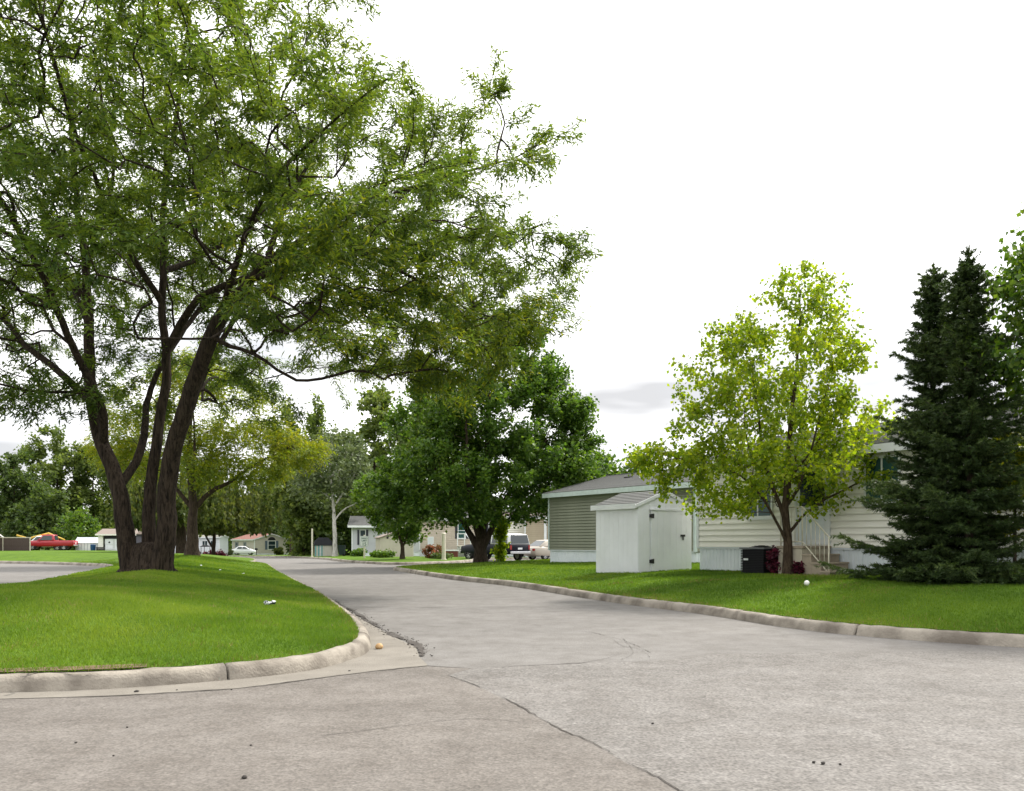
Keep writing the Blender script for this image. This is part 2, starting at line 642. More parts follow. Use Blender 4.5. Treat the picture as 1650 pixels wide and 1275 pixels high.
def poly_sheet(name, poly, zf, m, near=0.35, far=1.6, split=32.0, parent=None):
    poly = np.asarray(poly)
    pts = [Vector(p) for p in poly]
    x0, y0 = poly.min(0)
    x1, y1 = poly.max(0)
    inner = []
    for st, ya, yb in ((near, y0, min(y1, split)), (far, split, y1)):
        if yb <= ya:
            continue
        gx, gy = np.meshgrid(np.arange(max(x0, -24 if st == near else -140), min(x1, 24 if st == near else 60), st), np.arange(ya, yb, st))
        gx, gy = gx.ravel(), gy.ravel()
        gx = gx + RNG.uniform(-.3, .3, len(gx)) * st
        gy = gy + RNG.uniform(-.3, .3, len(gy)) * st
        k = inside(poly, gx, gy)
        gx, gy = gx[k], gy[k]
        k = dist_poly(np.vstack([poly, poly[:1]]), gx, gy) > st * 0.4
        inner.append(np.stack([gx[k], gy[k]], -1))
    allp = pts + [Vector(p) for q in inner for p in q]
    edges = [(i, (i + 1) % len(pts)) for i in range(len(pts))]
    co, _, fs, _, _, _ = delaunay_2d_cdt(allp, edges, [], 1, 1e-4)
    C = np.array([(c.x, c.y) for c in co])
    V = np.column_stack([C, zf(C[:, 0], C[:, 1])])
    T = np.array([f for f in fs if len(f) == 3])
    cen = C[T].mean(1)
    T = T[inside(poly, cen[:, 0], cen[:, 1])]
    a, b2, c2 = C[T[:, 0]], C[T[:, 1]], C[T[:, 2]]
    cr = (b2[:, 0] - a[:, 0]) * (c2[:, 1] - a[:, 1]) - (b2[:, 1] - a[:, 1]) * (c2[:, 0] - a[:, 0])
    T[cr < 0] = T[cr < 0][:, ::-1]
    return link(name, tri_mesh(name, V, T, smooth_shade=True), m, parent)


LAWN_R = tag(poly_sheet("lawn", POLY_R, lawn_r, M_LAWN), "mown lawn on the shed side of the road", None, None, "structure")
LAWN_L = tag(poly_sheet("lawn", POLY_L, lawn_l, M_LAWN), "mown mounded lawn under the big spreading tree", None, None, "structure")
LAWN_F = tag(poly_sheet("lawn", POLY_F, lawn_f, M_LAWN, split=40), "lawn of the houses beyond the driveway", None, None, "structure")


def gp(p, q):
    """Photo pixel on the flat road -> ground point (the street in front is level)."""
    Y = EYE * FPX / (q - HY)
    return (px(p, Y), Y)


# the intersection was resurfaced in patches: a coarse one and a browner one meet along the cracks
LINE_A = [gp(*p) for p in [(690, 1074), (760, 1078), (810, 1075), (900, 1071), (960, 1068), (1045, 1067)]]
LINE_E = [gp(*p) for p in [(1045, 1067), (1150, 1055), (1300, 1051), (1450, 1051), (1600, 1049)]] + [(7.0, 9.75)]
LINE_B = [gp(*p) for p in [(722, 1089), (780, 1112), (830, 1136), (900, 1175), (960, 1201), (1010, 1232), (1050, 1250), (1092, 1274)]] + [(1.25, 3.2), (2.4, 1.2), (4.5, -6)]
LINE_F = [(-14, 6.1)] + [(-9, 6.62), (-6.6, 6.74)] + [gp(*p) for p in [(0, 1128), (182, 1123), (382, 1111), (500, 1096), (600, 1083), (690, 1074)]]
flat4 = lambda h: (lambda X, Y: np.full(len(X), h))
coarse = np.vstack([LINE_B[::-1][:-1], [LINE_B[0]], [LINE_A[1]], LINE_A[2:], LINE_E[1:], [(22, 7.0), (34, 5), (34, -8), (4.5, -8)]])
tag(poly_sheet("road_patch", coarse, flat4(0.004), M_COARSE, 1.2, 2), "coarse grey asphalt patch of the junction", None, None, "structure")
brown = np.vstack([LINE_F, [LINE_A[1]], LINE_B, [(4.4, -8), (-30, -8), (-30, 4.5)]])
tag(poly_sheet("road_patch", brown, flat4(0.005), M_BROWN, 1.2, 2), "browner smooth asphalt patch of the junction", None, None, "structure")

# concrete gutter pan round the nose of the mown island
gut_out = LINE_F + [gp(*p) for p in [(676, 1060), (670, 1044), (628, 1024), (585, 1000), (560, 985), (509, 959), (475, 940), (450, 926)]]
gi = KERB_L[(KERB_L[:, 0] > -14) & (KERB_L[:, 1] < 33)]
pan = np.vstack([gut_out, offset(gi, 0.06)[::-1]])
tag(poly_sheet("gutter", pan, flat4(0.009), M_PAN, 0.5, 1), kind="structure")


def strip(pts, w, z, name, m, parent, jit=0.012, step=0.05):
    """A thin crooked sheet along a line on the road."""
    L = catmull(pts, step)
    n = len(L)
    L = L + np.cumsum(RNG.normal(0, jit * .35, (n, 2)), 0) * 0.25 + RNG.normal(0, jit * .5, (n, 2))
    t = np.gradient(L, axis=0)
    t /= np.linalg.norm(t, axis=1)[:, None] + 1e-9
    nn = np.stack([-t[:, 1], t[:, 0]], -1)
    ww = w * np.clip(vnoise(np.arange(n), np.zeros(n), 6, int(w * 1e4)) * 1.5 - 0.1, 0.05, 2)[:, None]
    a, b = L + nn * ww / 2, L - nn * ww / 2
    V = np.vstack([np.column_stack([a, np.full(n, z)]), np.column_stack([b, np.full(n, z)])])
    i = np.arange(n - 1)
    T = np.vstack([np.stack([i, n + i, n + i + 1], -1), np.stack([i, n + i + 1, i + 1], -1)])
    return link(name, tri_mesh(name, V, T), m, parent)


for pts, w, z in ((LINE_A, 0.020, .010), (LINE_E, 0.008, .010), (LINE_B, 0.013, .010), (LINE_F[2:], 0.014, .014),
                  ([gp(*p) for p in [(570, 978), (700, 979), (850, 978), (985, 976)]], 0.03, .006),
                  ([gp(*p) for p in [(835, 1002), (900, 1014), (960, 1021), (1010, 1035), (1048, 1052)]], 0.010, .006),
                  ([gp(*p) for p in [(985, 1026), (1000, 1040), (1030, 1046), (1050, 1060)]], 0.008, .006),
                  ([gp(*p) for p in [(1005, 1030), (1020, 1052), (1000, 1064)]], 0.007, .006),
                  ([gp(*p) for p in [(1040, 1049), (1000, 1055), (975, 1062), (940, 1068)]], 0.008, .006),
                  ([gp(*p) for p in [(870, 1168), (760, 1160), (640, 1172), (520, 1188)]], 0.006, .010)):
    strip(pts, w, z, "crack", M_CRACK, ROAD)


# ------------------------------------------------------------------ kerbs, cast in lengths with open joints
PROF = [(0.0, -0.06), (0.0, 0.005), (0.025, 0.09), (0.045, 0.125), (0.08, 0.145), (0.15, 0.15), (0.168, 0.13), (0.172, -0.04)]


def kerb(line, side, label, joint, s0=0.0, jit=0.006, gap=.012):
    root = empty("kerb", (0, 0, 0), kind="structure", label=label)
    seg = np.hypot(*np.diff(line, axis=0).T)
    s = np.concatenate([[0], np.cumsum(seg)])
    cuts = [0.0]
    k = s0
    while k < s[-1]:
        if k > cuts[-1] + .4:
            cuts.append(k)
        k += joint * random.uniform(0.85, 1.15)
    cuts.append(s[-1])
    for a, b in zip(cuts[:-1], cuts[1:]):
        mid = np.array([np.interp((a + b) / 2, s, line[:, 0]), np.interp((a + b) / 2, s, line[:, 1])])
        if mid[1] < 2 or abs(mid[0]) > 60:
            continue
        step = 0.12 if np.hypot(*mid) < 18 else 0.5
        q = np.linspace(a + gap * .8, b - gap, max(3, int((b - a) / step)))
        L = np.column_stack([np.interp(q, s, line[:, 0]), np.interp(q, s, line[:, 1])])
        t = np.gradient(L, axis=0)
        t /= np.linalg.norm(t, axis=1)[:, None] + 1e-9
        nn = np.stack([-t[:, 1], t[:, 0]], -1) * side
        zz = grade(L[:, 0], L[:, 1]) + random.uniform(-.004, .004)
        n, m = len(q), len(PROF)
        V = np.zeros((n, m, 3))
        for j, (o, h) in enumerate(PROF):
            wob = RNG.normal(0, jit, n) * (0.6 if 1 < j < 6 else 0.1)
            V[:, j, :2] = L + nn * (o + wob)[:, None]
            V[:, j, 2] = zz + h + RNG.normal(0, jit * .4, n) * (1 if 1 < j < 6 else 0)
        V = V.reshape(-1, 3)
        T = []
        for i in range(n - 1):
            for j in range(m - 1):
                p = i * m + j
                qd = (p, p + m, p + m + 1, p + 1)
                T += [(qd[0], qd[1], qd[2]), (qd[0], qd[2], qd[3])]
        for e in (0, (n - 1) * m):
            T += [(e, e + j, e + j + 1) for j in range(1, m - 1)]
        link("kerb_length", tri_mesh("kerb_length", V, np.array(T), smooth_shade=True), M_CONC, root)
    return root


kerb(KERB_R, -1, "worn concrete kerb along the lawn with the white shed", 2.6, 1.0, .008, .026)
kerb(KERB_L, 1, "pale cracked concrete kerb round the mown island", 2.8, 2.2, .008, .018)
kerb(KERB_B, 1, "low kerb of the back road behind the big tree", 4.0)
kerb(KERB_F, -1, "far kerb along the lawn with the speed sign", 4.0)
# the broken spot of the island kerb
strip([(-4.17, 7.10), (-4.15, 7.2), (-4.20, 7.27), (-4.17, 7.36)], 0.035, 0.153, "crack", M_CRACK, ROAD, 0.01, 0.02)
strip([(-4.0, 7.35), (-3.8, 7.33), (-3.62, 7.39)], 0.03, 0.156, "crack", M_CRACK, ROAD, 0.008, 0.02)


# ------------------------------------------------------------------ grass blades
def blades(name, poly, zf, dens, m, label, xr, yr, hscale=1.0, seed=1, edge=None, pmax=1750):
    rs = np.random.RandomState(seed)
    out, T, R = [], [], []
    ys = np.arange(yr[0], yr[1], 1.0)
    base = 0
    for y in ys:
        xa, xb = max(xr[0], -0.66 * (y + 1) - 1.0), min(xr[1], 0.66 * (y + 1) + 1.0)
        if xb <= xa:
            continue
        n = int(dens(y) * (xb - xa))
        X, Y = rs.uniform(xa, xb, n), rs.uniform(y, y + 1, n)
        k = inside(poly, X, Y)
        if edge is not None:
            k &= edge(X, Y, rs)
        X, Y = X[k], Y[k]
        n = len(X)
        if not n:
            continue
        Z = zf(X, Y) - 0.008
        grow = 0.75 + 0.5 * vnoise(X, Y, 0.45, 5)
        h = rs.uniform(0.028, 0.060, n) * hscale * grow * np.clip(1 + (y - 10) * 0.006, 1, 1.25)
        w = rs.uniform(0.0035, 0.0065, n) * max(1.0, y / 8.5)
        a = rs.uniform(0, 2 * np.pi, n)
        lean = rs.uniform(0.1, 0.75, n) * h
        b = rs.uniform(0, 2 * np.pi, n)
        dx, dy = np.cos(a) * w, np.sin(a) * w
        V = np.empty((n, 3, 3))
        V[:, 0] = np.stack([X - dx, Y - dy, Z], -1)
        V[:, 1] = np.stack([X + dx, Y + dy, Z], -1)
        V[:, 2] = np.stack([X + np.cos(b) * lean, Y + np.sin(b) * lean, Z + h], -1)
        out.append(V.reshape(-1, 3))
        T.append(np.arange(3 * n).reshape(-1, 3) + base)
        base += 3 * n
        tone = np.clip(0.4 * rs.uniform(0, 1, n) + 1.0 * (0.55 * vnoise(X, Y, 2.4, 9) + 0.45 * vnoise(X, Y, 0.6, 2)) - .2, 0, 1)
        R.append(np.repeat(tone, 3))
    me = tri_mesh(name, np.vstack(out), np.vstack(T), np.concatenate(R))
    return tag(link(name, me, m), label, "grass", None, "stuff")


blades("grass", POLY_L, lawn_l, lambda y: 3000 if y < 10 else max(110, 3000 * (10 / y) ** 2.3), M_GRASS,
       "short green mown grass on the island under the big tree", (-30, 0), (6.9, 46), 1.0, 1)
blades("grass", POLY_R, lawn_r, lambda y: max(110, 2600 * (10 / y) ** 2.2), M_GRASS,
       "short green mown grass on the lawn before the shed", (-7, 26), (8.5, 44), 1.0, 2)
ek = lambda line: (lambda X, Y, rs: (dist_poly(line, X, Y) < 0.16 + 0.14 * np.abs(rs.normal(0, 1, len(X)))) |
                   ((vnoise(X, Y, 0.9, 21) * .6 + vnoise(X, Y, .3, 8) * .4 > .66) & (rs.uniform(0, 1, len(X)) < .35)))
blades("dry_grass", POLY_L, lawn_l, lambda y: 900, M_DRY, "dry straw coloured grass along the island kerb and in thin patches", (-9, -1), (6.9, 18), 0.9, 3, ek(KERB_L))
blades("dry_grass", POLY_R, lawn_r, lambda y: 700, M_DRY, "dry straw coloured grass along the long kerb and in the shed lawn", (1, 12), (8.5, 22), 0.9, 4, ek(KERB_R))
# trodden bare soil behind the broken kerb
tri = offset(KERB_L, 0.16)
tri = tri[(tri[:, 0] > -5.6) & (tri[:, 0] < -3.2) & (tri[:, 1] < 9)]
bare = np.vstack([tri, offset(tri, 0.16 + 0.0)[::-1] + RNG.normal(0, .02, (len(tri), 2))])
tag(poly_sheet("bare_soil", bare, lambda X, Y: lawn_l(X, Y) + 0.008, M_DIRT, 0.1, 1), kind="structure")

# ------------------------------------------------------------------ grit in the gutter
def chunks(name, centres, sizes, m, label, cat, z=0.009):
    b = MB()
    for (x, y), s in zip(centres, sizes):
        b.blob((x, y, z + s * .25), (s * random.uniform(.6, 1.2), s * random.uniform(.6, 1.2), s * random.uniform(.25, .5)), 5, 4, 0.3)
    o = b.build(name, m)
    return tag(o, label, cat, None, "stuff")


deb = catmull([gp(*p) for p in [(450, 926), (475, 940), (509, 959), (535, 972), (560, 985), (590, 1004), (628, 1024), (655, 1034), (670, 1044), (674, 1058)]], 0.03)
deb[:, 0] += 0.07
for (a, b, w) in ((0.0, .55, .13), (.5, .85, .14), (.8, 1.0, .09)):
    q = deb[int(a * len(deb)):int(b * len(deb))]
    strip(q[::4], w, .0135, "crack", M_CRACK, ROAD, 0.03, 0.05)
cs, ss = [], []
for i in range(1500):
    p = deb[int((random.random() ** 0.7) * (len(deb) - 1))]
    cs.append((p[0] + random.gauss(-0.02, .07), p[1] + random.gauss(0, .09)))
    ss.append(abs(random.gauss(0.003, .0045)) + .0025)
chunks("gutter_debris", cs, ss, mat("dark_grit", (0.05, 0.04, 0.032), 0.95, (0.03, 0.025, 0.02), 20), "dark crumbled grit lying along the gutter seam", "debris")

peb = mat("pebble_dark", (0.05, 0.045, 0.04), 0.9)
for i, (a, b, s, lb) in enumerate([
        (220, 1117, .035, "largest dark pebble on the gutter strip below the broken kerb"), (285, 1114, .018, "small dark pebble on the gutter strip right of the largest one"),
        (205, 1174, .016, "dark pebble alone on the brown asphalt below the broken kerb"), (122, 1199, .016, "dark pebble on the brown asphalt at the picture's left side"),
        (183, 1220, .013, "tiniest dark speck of stone on the brown asphalt"), (404, 1203, .014, "small dark pebble in the middle of the brown asphalt"),
        (394, 1256, .03, "big dark pebble on the brown asphalt nearest the camera"), (373, 1113, .016, "dark pebble on the gutter strip midway along the island kerb"),
        (563, 1083, .022, "dark pebble on the pale gutter close to the island nose"), (1311, 1231, .02, "leftmost of three dark pebbles on the coarse grey asphalt"),
        (1326, 1233, .024, "middle one of three dark pebbles on the coarse grey asphalt"), (1354, 1234, .016, "rightmost of three dark pebbles on the coarse grey asphalt"),
        (1052, 1168, .018, "single dark pebble near the middle of the coarse grey asphalt")]):
    x, y = gp(a, b)
    s *= .6
    o = MB().blob((0, 0, s * .4), (s, s * .8, s * .6), 7, 5, .25).build("pebble", peb, None, (x, y, 0.006), (0, 0, i * 1.3))
    tag(o, lb, "pebble", "dark pebbles scattered on the asphalt")
tan = mat("stone_tan", (0.5, 0.33, 0.16), 0.7, (0.36, 0.22, 0.1), 20)
for (a, b, s, lb) in ((1510, 1033, .055, "round tan stone against the long kerb"), (611, 1047, .05, "tan stone in the gutter at the island nose")):
    x, y = gp(a, b)
    tag(MB().blob((0, 0, s * .6), (s, s * .9, s * .75), 10, 7, .08).build("stone", tan, None, (x, y, .01)), lb, "stone")

# ------------------------------------------------------------------ trees
class Skeleton:
    """Nodes with parents; limbs are drawn by hand, twigs find the cheapest place to leave them."""

    def __init__(s):
        s.P, s.par, s.path, s.rmin, s.ok = [], [], [], [], []

    def node(s, p, par, rmin=0.0, ok=True):
        p = np.asarray(p, float)
        s.P.append(p)
        s.par.append(par)
        s.path.append(0.0 if par < 0 else s.path[par] + float(np.linalg.norm(p - s.P[par])))
        s.rmin.append(rmin)
        s.ok.append(ok)
        return len(s.P) - 1

    def limb(s, pts, r0, r1, start=-1, step=0.3, clear=0.0, wob=0.03, rs=RNG):
        """clear: share of the limb, from its base, that carries no twigs."""
        if start >= 0:
            pts = [s.P[start]] + list(pts)
        L = catmull(pts, step)
        n, k = len(L), start
        w = np.cumsum(rs.normal(0, wob * .5, (n, 3)), 0)
        w -= np.linspace(0, 1, n)[:, None] * w[-1]
        for i in range(n):
            if i == 0 and start >= 0:
                continue
            f = i / (n - 1)
            k = s.node(L[i] + w[i], k, r0 + (r1 - r0) * f ** 0.7, f >= clear)
        return k

    def nearest(s, p):
        return int(np.argmin(np.linalg.norm(np.array(s.P) - np.asarray(p, float), axis=1)))

    def twigs(s, tips, bf=0.35, step=0.4, rs=RNG, droop=0.0, maxlen=99):
        cap = len(s.P) + len(tips) * 14 + 10
        P = np.zeros((cap, 3))
        pl = np.full(cap, 1e6)
        n = len(s.P)
        P[:n] = s.P
        pl[:n] = [q if o else 1e6 for q, o in zip(s.path, s.ok)]
        root = np.asarray(s.P[0])
        order = np.argsort([np.min(np.linalg.norm(P[:n] - t, axis=1)) for t in tips])
        ends = []
        for i in order:
            t = tips[i]
            d = np.linalg.norm(P[:n] - t, axis=1)
            c = d + bf * pl[:n] + np.where(d < 0.15, 3.0, 0) + 0.25 * np.clip(P[:n, 2] - t[2], 0, 9)
            k = int(np.argmin(c))
            dd = d[k]
            if dd > maxlen:
                continue
            m = min(12, max(2, int(round(dd / step))))
            pk = s.par[k]
            d0 = (P[k] - P[pk]) if pk >= 0 else np.array([0, 0, 1.0])
            d0 = d0 / (np.linalg.norm(d0) + 1e-9)
            a, v = P[k].copy(), t - P[k]
            side = rs.normal(0, 0.10, 3) * dd
            j = k
            for q in range(1, m + 1):
                f = q / m
                b = a + v * f + (d0 * dd * 0.35 + side) * f * (1 - f) + np.array([0, 0, -droop * dd * f * f])
                b = b + rs.normal(0, 0.012, 3)
                j = s.node(b, j)
                if n < cap:
                    P[n] = b
                    pl[n] = s.path[j]
                    n += 1
            ends.append(j)
        return ends

    def finish(s, rtip=0.006, expo=0.45, limbs_thin=1.0):
        n = len(s.P)
        s.P = np.array(s.P)
        par = np.array(s.par)
        kids = [[] for _ in range(n)]
        for i in range(n):
            if par[i] >= 0:
                kids[par[i]].append(i)
        cnt = np.zeros(n)
        for i in range(n - 1, -1, -1):
            if not kids[i]:
                cnt[i] = 1
            if par[i] >= 0:
                cnt[par[i]] += cnt[i]
        s.kids, s.cnt = kids, cnt
        s.r = np.maximum(rtip * cnt ** expo * limbs_thin, np.array(s.rmin))
        return s

    def wood(s, name, m, parent, minr=0.0, flare=None, knobs=0.0, rs=RNG):
        """One mesh of tapering tubes."""
        V, F = [], []
        base = 0
        par = np.array(s.par)
        stack = [(i, -1) for i in range(len(s.P)) if par[i] < 0]
        while stack:
            i, frm = stack.pop()
            chain = [frm] if frm >= 0 else []
            j = i
            while True:
                chain.append(j)
                ks = s.kids[j]
                if not ks:
                    break
                best = max(ks, key=lambda q: (s.rmin[q], s.cnt[q]))
                for q in ks:
                    if q != best:
                        stack.append((q, j))
                j = best
            C = s.P[chain]
            R = s.r[chain].copy()
            if frm >= 0:
                R[0] = min(R[0], R[1] * 1.25)
            if len(C) < 2 or R.max() < minr:
                continue
            keep = R >= minr
            keep[:2] = True
            C, R = C[keep], R[keep]
            rm = R.max()
            ns = 14 if rm > .15 else 8 if rm > .06 else 5 if rm > .02 else 3
            t = np.gradient(C, axis=0)
            t /= np.linalg.norm(t, axis=1)[:, None] + 1e-9
            ref = np.array([0.31, 0.17, 0.0]) if abs(t[0, 2]) > .7 else np.array([0.05, 0.1, 1.0])
            a = np.cross(t, ref)
            a /= np.linalg.norm(a, axis=1)[:, None] + 1e-9
            b = np.cross(t, a)
            ang = np.arange(ns) * 2 * np.pi / ns
            if knobs and rm > .08:
                lob = 1 + knobs * (np.sin(ang * 3 + C[:, 2:3] * 1.1) * .5 + np.sin(ang * 5 - C[:, 2:3] * 2.3) * .35 + rs.normal(0, .25, (len(C), ns)))
            else:
                lob = np.ones((len(C), ns))
            Rr = R[:, None] * lob
            ring = C[:, None] + a[:, None] * (np.cos(ang) * Rr)[..., None] + b[:, None] * (np.sin(ang) * Rr)[..., None]
            V.append(ring.reshape(-1, 3))
            q = (np.arange(len(C) - 1)[:, None] * ns + np.arange(ns)[None]).ravel() + base
            q2 = (np.arange(len(C) - 1)[:, None] * ns + (np.arange(ns)[None] + 1) % ns).ravel() + base
            F.append(np.stack([q, q2, q2 + ns], -1))
            F.append(np.stack([q, q2 + ns, q + ns], -1))
            base += len(C) * ns
        V = np.vstack(V)
        if flare:
            V = flare(V)
        return link(name, tri_mesh(name, V, np.vstack(F), smooth_shade=True), m, parent)

    def hold(s, ncnt=2, last=1.0):
        """Positions and directions along the thin ends, where leaves hang."""
        i = np.where((s.cnt <= ncnt) & (np.array(s.par) >= 0))[0]
        p = np.array(s.par)[i]
        return s.P[p], s.P[i]


def unit(v):
    return v / (np.linalg.norm(v, axis=-1, keepdims=True) + 1e-9)


def leaves(A, B, n, size, kind, rs, spread=0.12, droop=0.35, up=0.7, tone=None):
    """n leaves hung along the twig pieces A->B. Returns vertices, triangles, tone."""
    k = rs.randint(0, len(A), n)
    f = rs.uniform(0, 1, (n, 1))
    D = unit(B[k] - A[k])
    P = A[k] + (B[k] - A[k]) * f + rs.normal(0, spread, (n, 3))
    d = unit(D * 0.5 + rs.normal(0, 0.7, (n, 3)) * (np.array([1, 1, .4]) if kind == 'feather' else 1) + np.array([0, 0, -droop]))
    nn = unit(np.array([0, 0, up]) + rs.normal(0, 0.55, (n, 3)))
    sd = unit(np.cross(d, nn))
    nn = np.cross(sd, d)
    L = (rs.uniform(size[0], size[1], n))[:, None]
    if kind == 'kite':                      # a broad simple leaf folded at its midrib
        W = L * rs.uniform(.36, .5, (n, 1))
        V = np.stack([P, P + d * L * .45 + sd * W + nn * L * .10, P + d * L, P + d * L * .45 - sd * W + nn * L * .10], 1)
        T = np.array([[0, 1, 2], [0, 2, 3]])
    elif kind == 'star':                    # a lobed maple leaf
        W = L * .5
        V = np.stack([P, P + d * L * .30 + sd * W * .9 - nn * L * .05, P + d * L * .42 + sd * W * .35, P + d * L * .70 + sd * W * .75 - nn * L * .05,
                      P + d * L, P + d * L * .70 - sd * W * .75 - nn * L * .05, P + d * L * .42 - sd * W * .35, P + d * L * .30 - sd * W * .9 - nn * L * .05], 1)
        T = np.array([[0, 1, 2], [2, 3, 4], [2, 4, 6], [0, 2, 6], [4, 5, 6], [6, 7, 0]])
    else:                                   # a feathery compound leaf: pairs of leaflets along a drooping stalk
        W = L * rs.uniform(.10, .16, (n, 1))
        dn = np.array([0, 0, 1.0]) * L
        V = np.stack([P, P + d * L * .45 + sd * W + dn * .03, P + d * L - dn * .10, P + d * L * .40 - sd * W + dn * .03], 1)
        T = np.array([[0, 1, 2], [0, 2, 3]])
    m = V.shape[1]
    Tt = (np.arange(n)[:, None, None] * m + T[None]).reshape(-1, 3)
    tn = rs.uniform(0, 1, n) if tone is None else tone(P, rs)
    return V.reshape(-1, 3), Tt, np.repeat(tn, m)


def crown(name, packs, m, parent, label=None):
    V, T, R, b = [], [], [], 0
    for v, t, r in packs:
        V.append(v)
        T.append(t + b)
        R.append(r)
        b += len(v)
    o = link(name, tri_mesh(name, np.vstack(V), np.vstack(T), np.concatenate(R)), m, parent)
    return o


def in_ell(n, c, r, rs, hollow=0.45):
    """Points in an ellipsoid, with a ragged edge."""
    u = unit(rs.normal(0, 1, (n, 3))) * (1 + np.abs(rs.normal(0, .13, (n, 1))))
    q = (hollow ** 3 + (1 - hollow ** 3) * rs.uniform(0, 1, (n, 1))) ** (1 / 3)
    return np.asarray(c) + u * q * np.asarray(r)


B_LOCUST = bark_mat("locust_bark", (0.056, 0.041, 0.030), (0.010, 0.007, 0.006), 7)
B_DARK = bark_mat("dark_bark", (0.075, 0.055, 0.040), (0.025, 0.018, 0.014), 8)
B_MAPLE = bark_mat("maple_bark", (0.095, 0.068, 0.045), (0.030, 0.020, 0.014), 12)
B_PALE = bark_mat("pale_bark", (0.62, 0.60, 0.56), (0.26, 0.24, 0.21), 6)
L_LOCUST = leaf_mat("locust_leaf", [(0.046, 0.088, 0.022), (0.084, 0.134, 0.027), (0.155, 0.198, 0.032)], 0.46, (1.75, 1.65, .6), .35, .5, .45)
L_YELLOW = leaf_mat("yellowing_leaf", [(0.085, 0.135, 0.014), (0.140, 0.190, 0.016), (0.240, 0.245, 0.020)], 0.52, (1.6, 1.5, .5), .3, .5, .5)
L_MAPLE = leaf_mat("dark_maple_leaf", [(0.042, 0.092, 0.017), (0.074, 0.142, 0.024), (0.130, 0.205, 0.036)], 0.45, (1.6, 1.6, .6), .5, .45, .4)
L_LIME = leaf_mat("lime_leaf", [(0.112, 0.185, 0.013), (0.178, 0.250, 0.017), (0.275, 0.325, 0.025)], 0.6, (1.65, 1.62, .5), .8, .45, .35)
L_GREEN = leaf_mat("green_leaf", [(0.040, 0.090, 0.014), (0.070, 0.135, 0.018), (0.120, 0.185, 0.026)], 0.42, (1.7, 1.65, .55), .6, .45, .4)
L_WOOD = leaf_mat("woodland_leaf", [(0.070, 0.108, 0.030), (0.110, 0.155, 0.040), (0.170, 0.210, 0.055)], 0.5, (1.4, 1.4, .7), .18, .6, .55)
L_WDARK = leaf_mat("dark_woodland_leaf", [(0.038, 0.068, 0.018), (0.060, 0.098, 0.024), (0.095, 0.132, 0.034)], 0.42, (1.4, 1.4, .7), .2, .6, .5)
L_WILLOW = leaf_mat("willow_leaf", [(0.045, 0.070, 0.016), (0.075, 0.105, 0.022), (0.125, 0.145, 0.032)], 0.4, (1.5, 1.4, .6), .3, .6, .4)
L_GREYG = leaf_mat("grey_green_leaf", [(0.075, 0.108, 0.045), (0.110, 0.145, 0.060), (0.155, 0.190, 0.080)], 0.3, (1.3, 1.3, .9), .4, .6, .4)
L_RED = leaf_mat("purple_leaf", [(0.030, 0.006, 0.012), (0.075, 0.010, 0.025), (0.150, 0.022, 0.050)], 0.3, (1.8, .8, .9), 3, .45, .3)
L_NEEDLE = leaf_mat("spruce_needle", [(0.024, 0.046, 0.014), (0.044, 0.074, 0.020), (0.090, 0.125, 0.032)], 0.25, (1.3, 1.4, .7), 1.2, .55, .45)


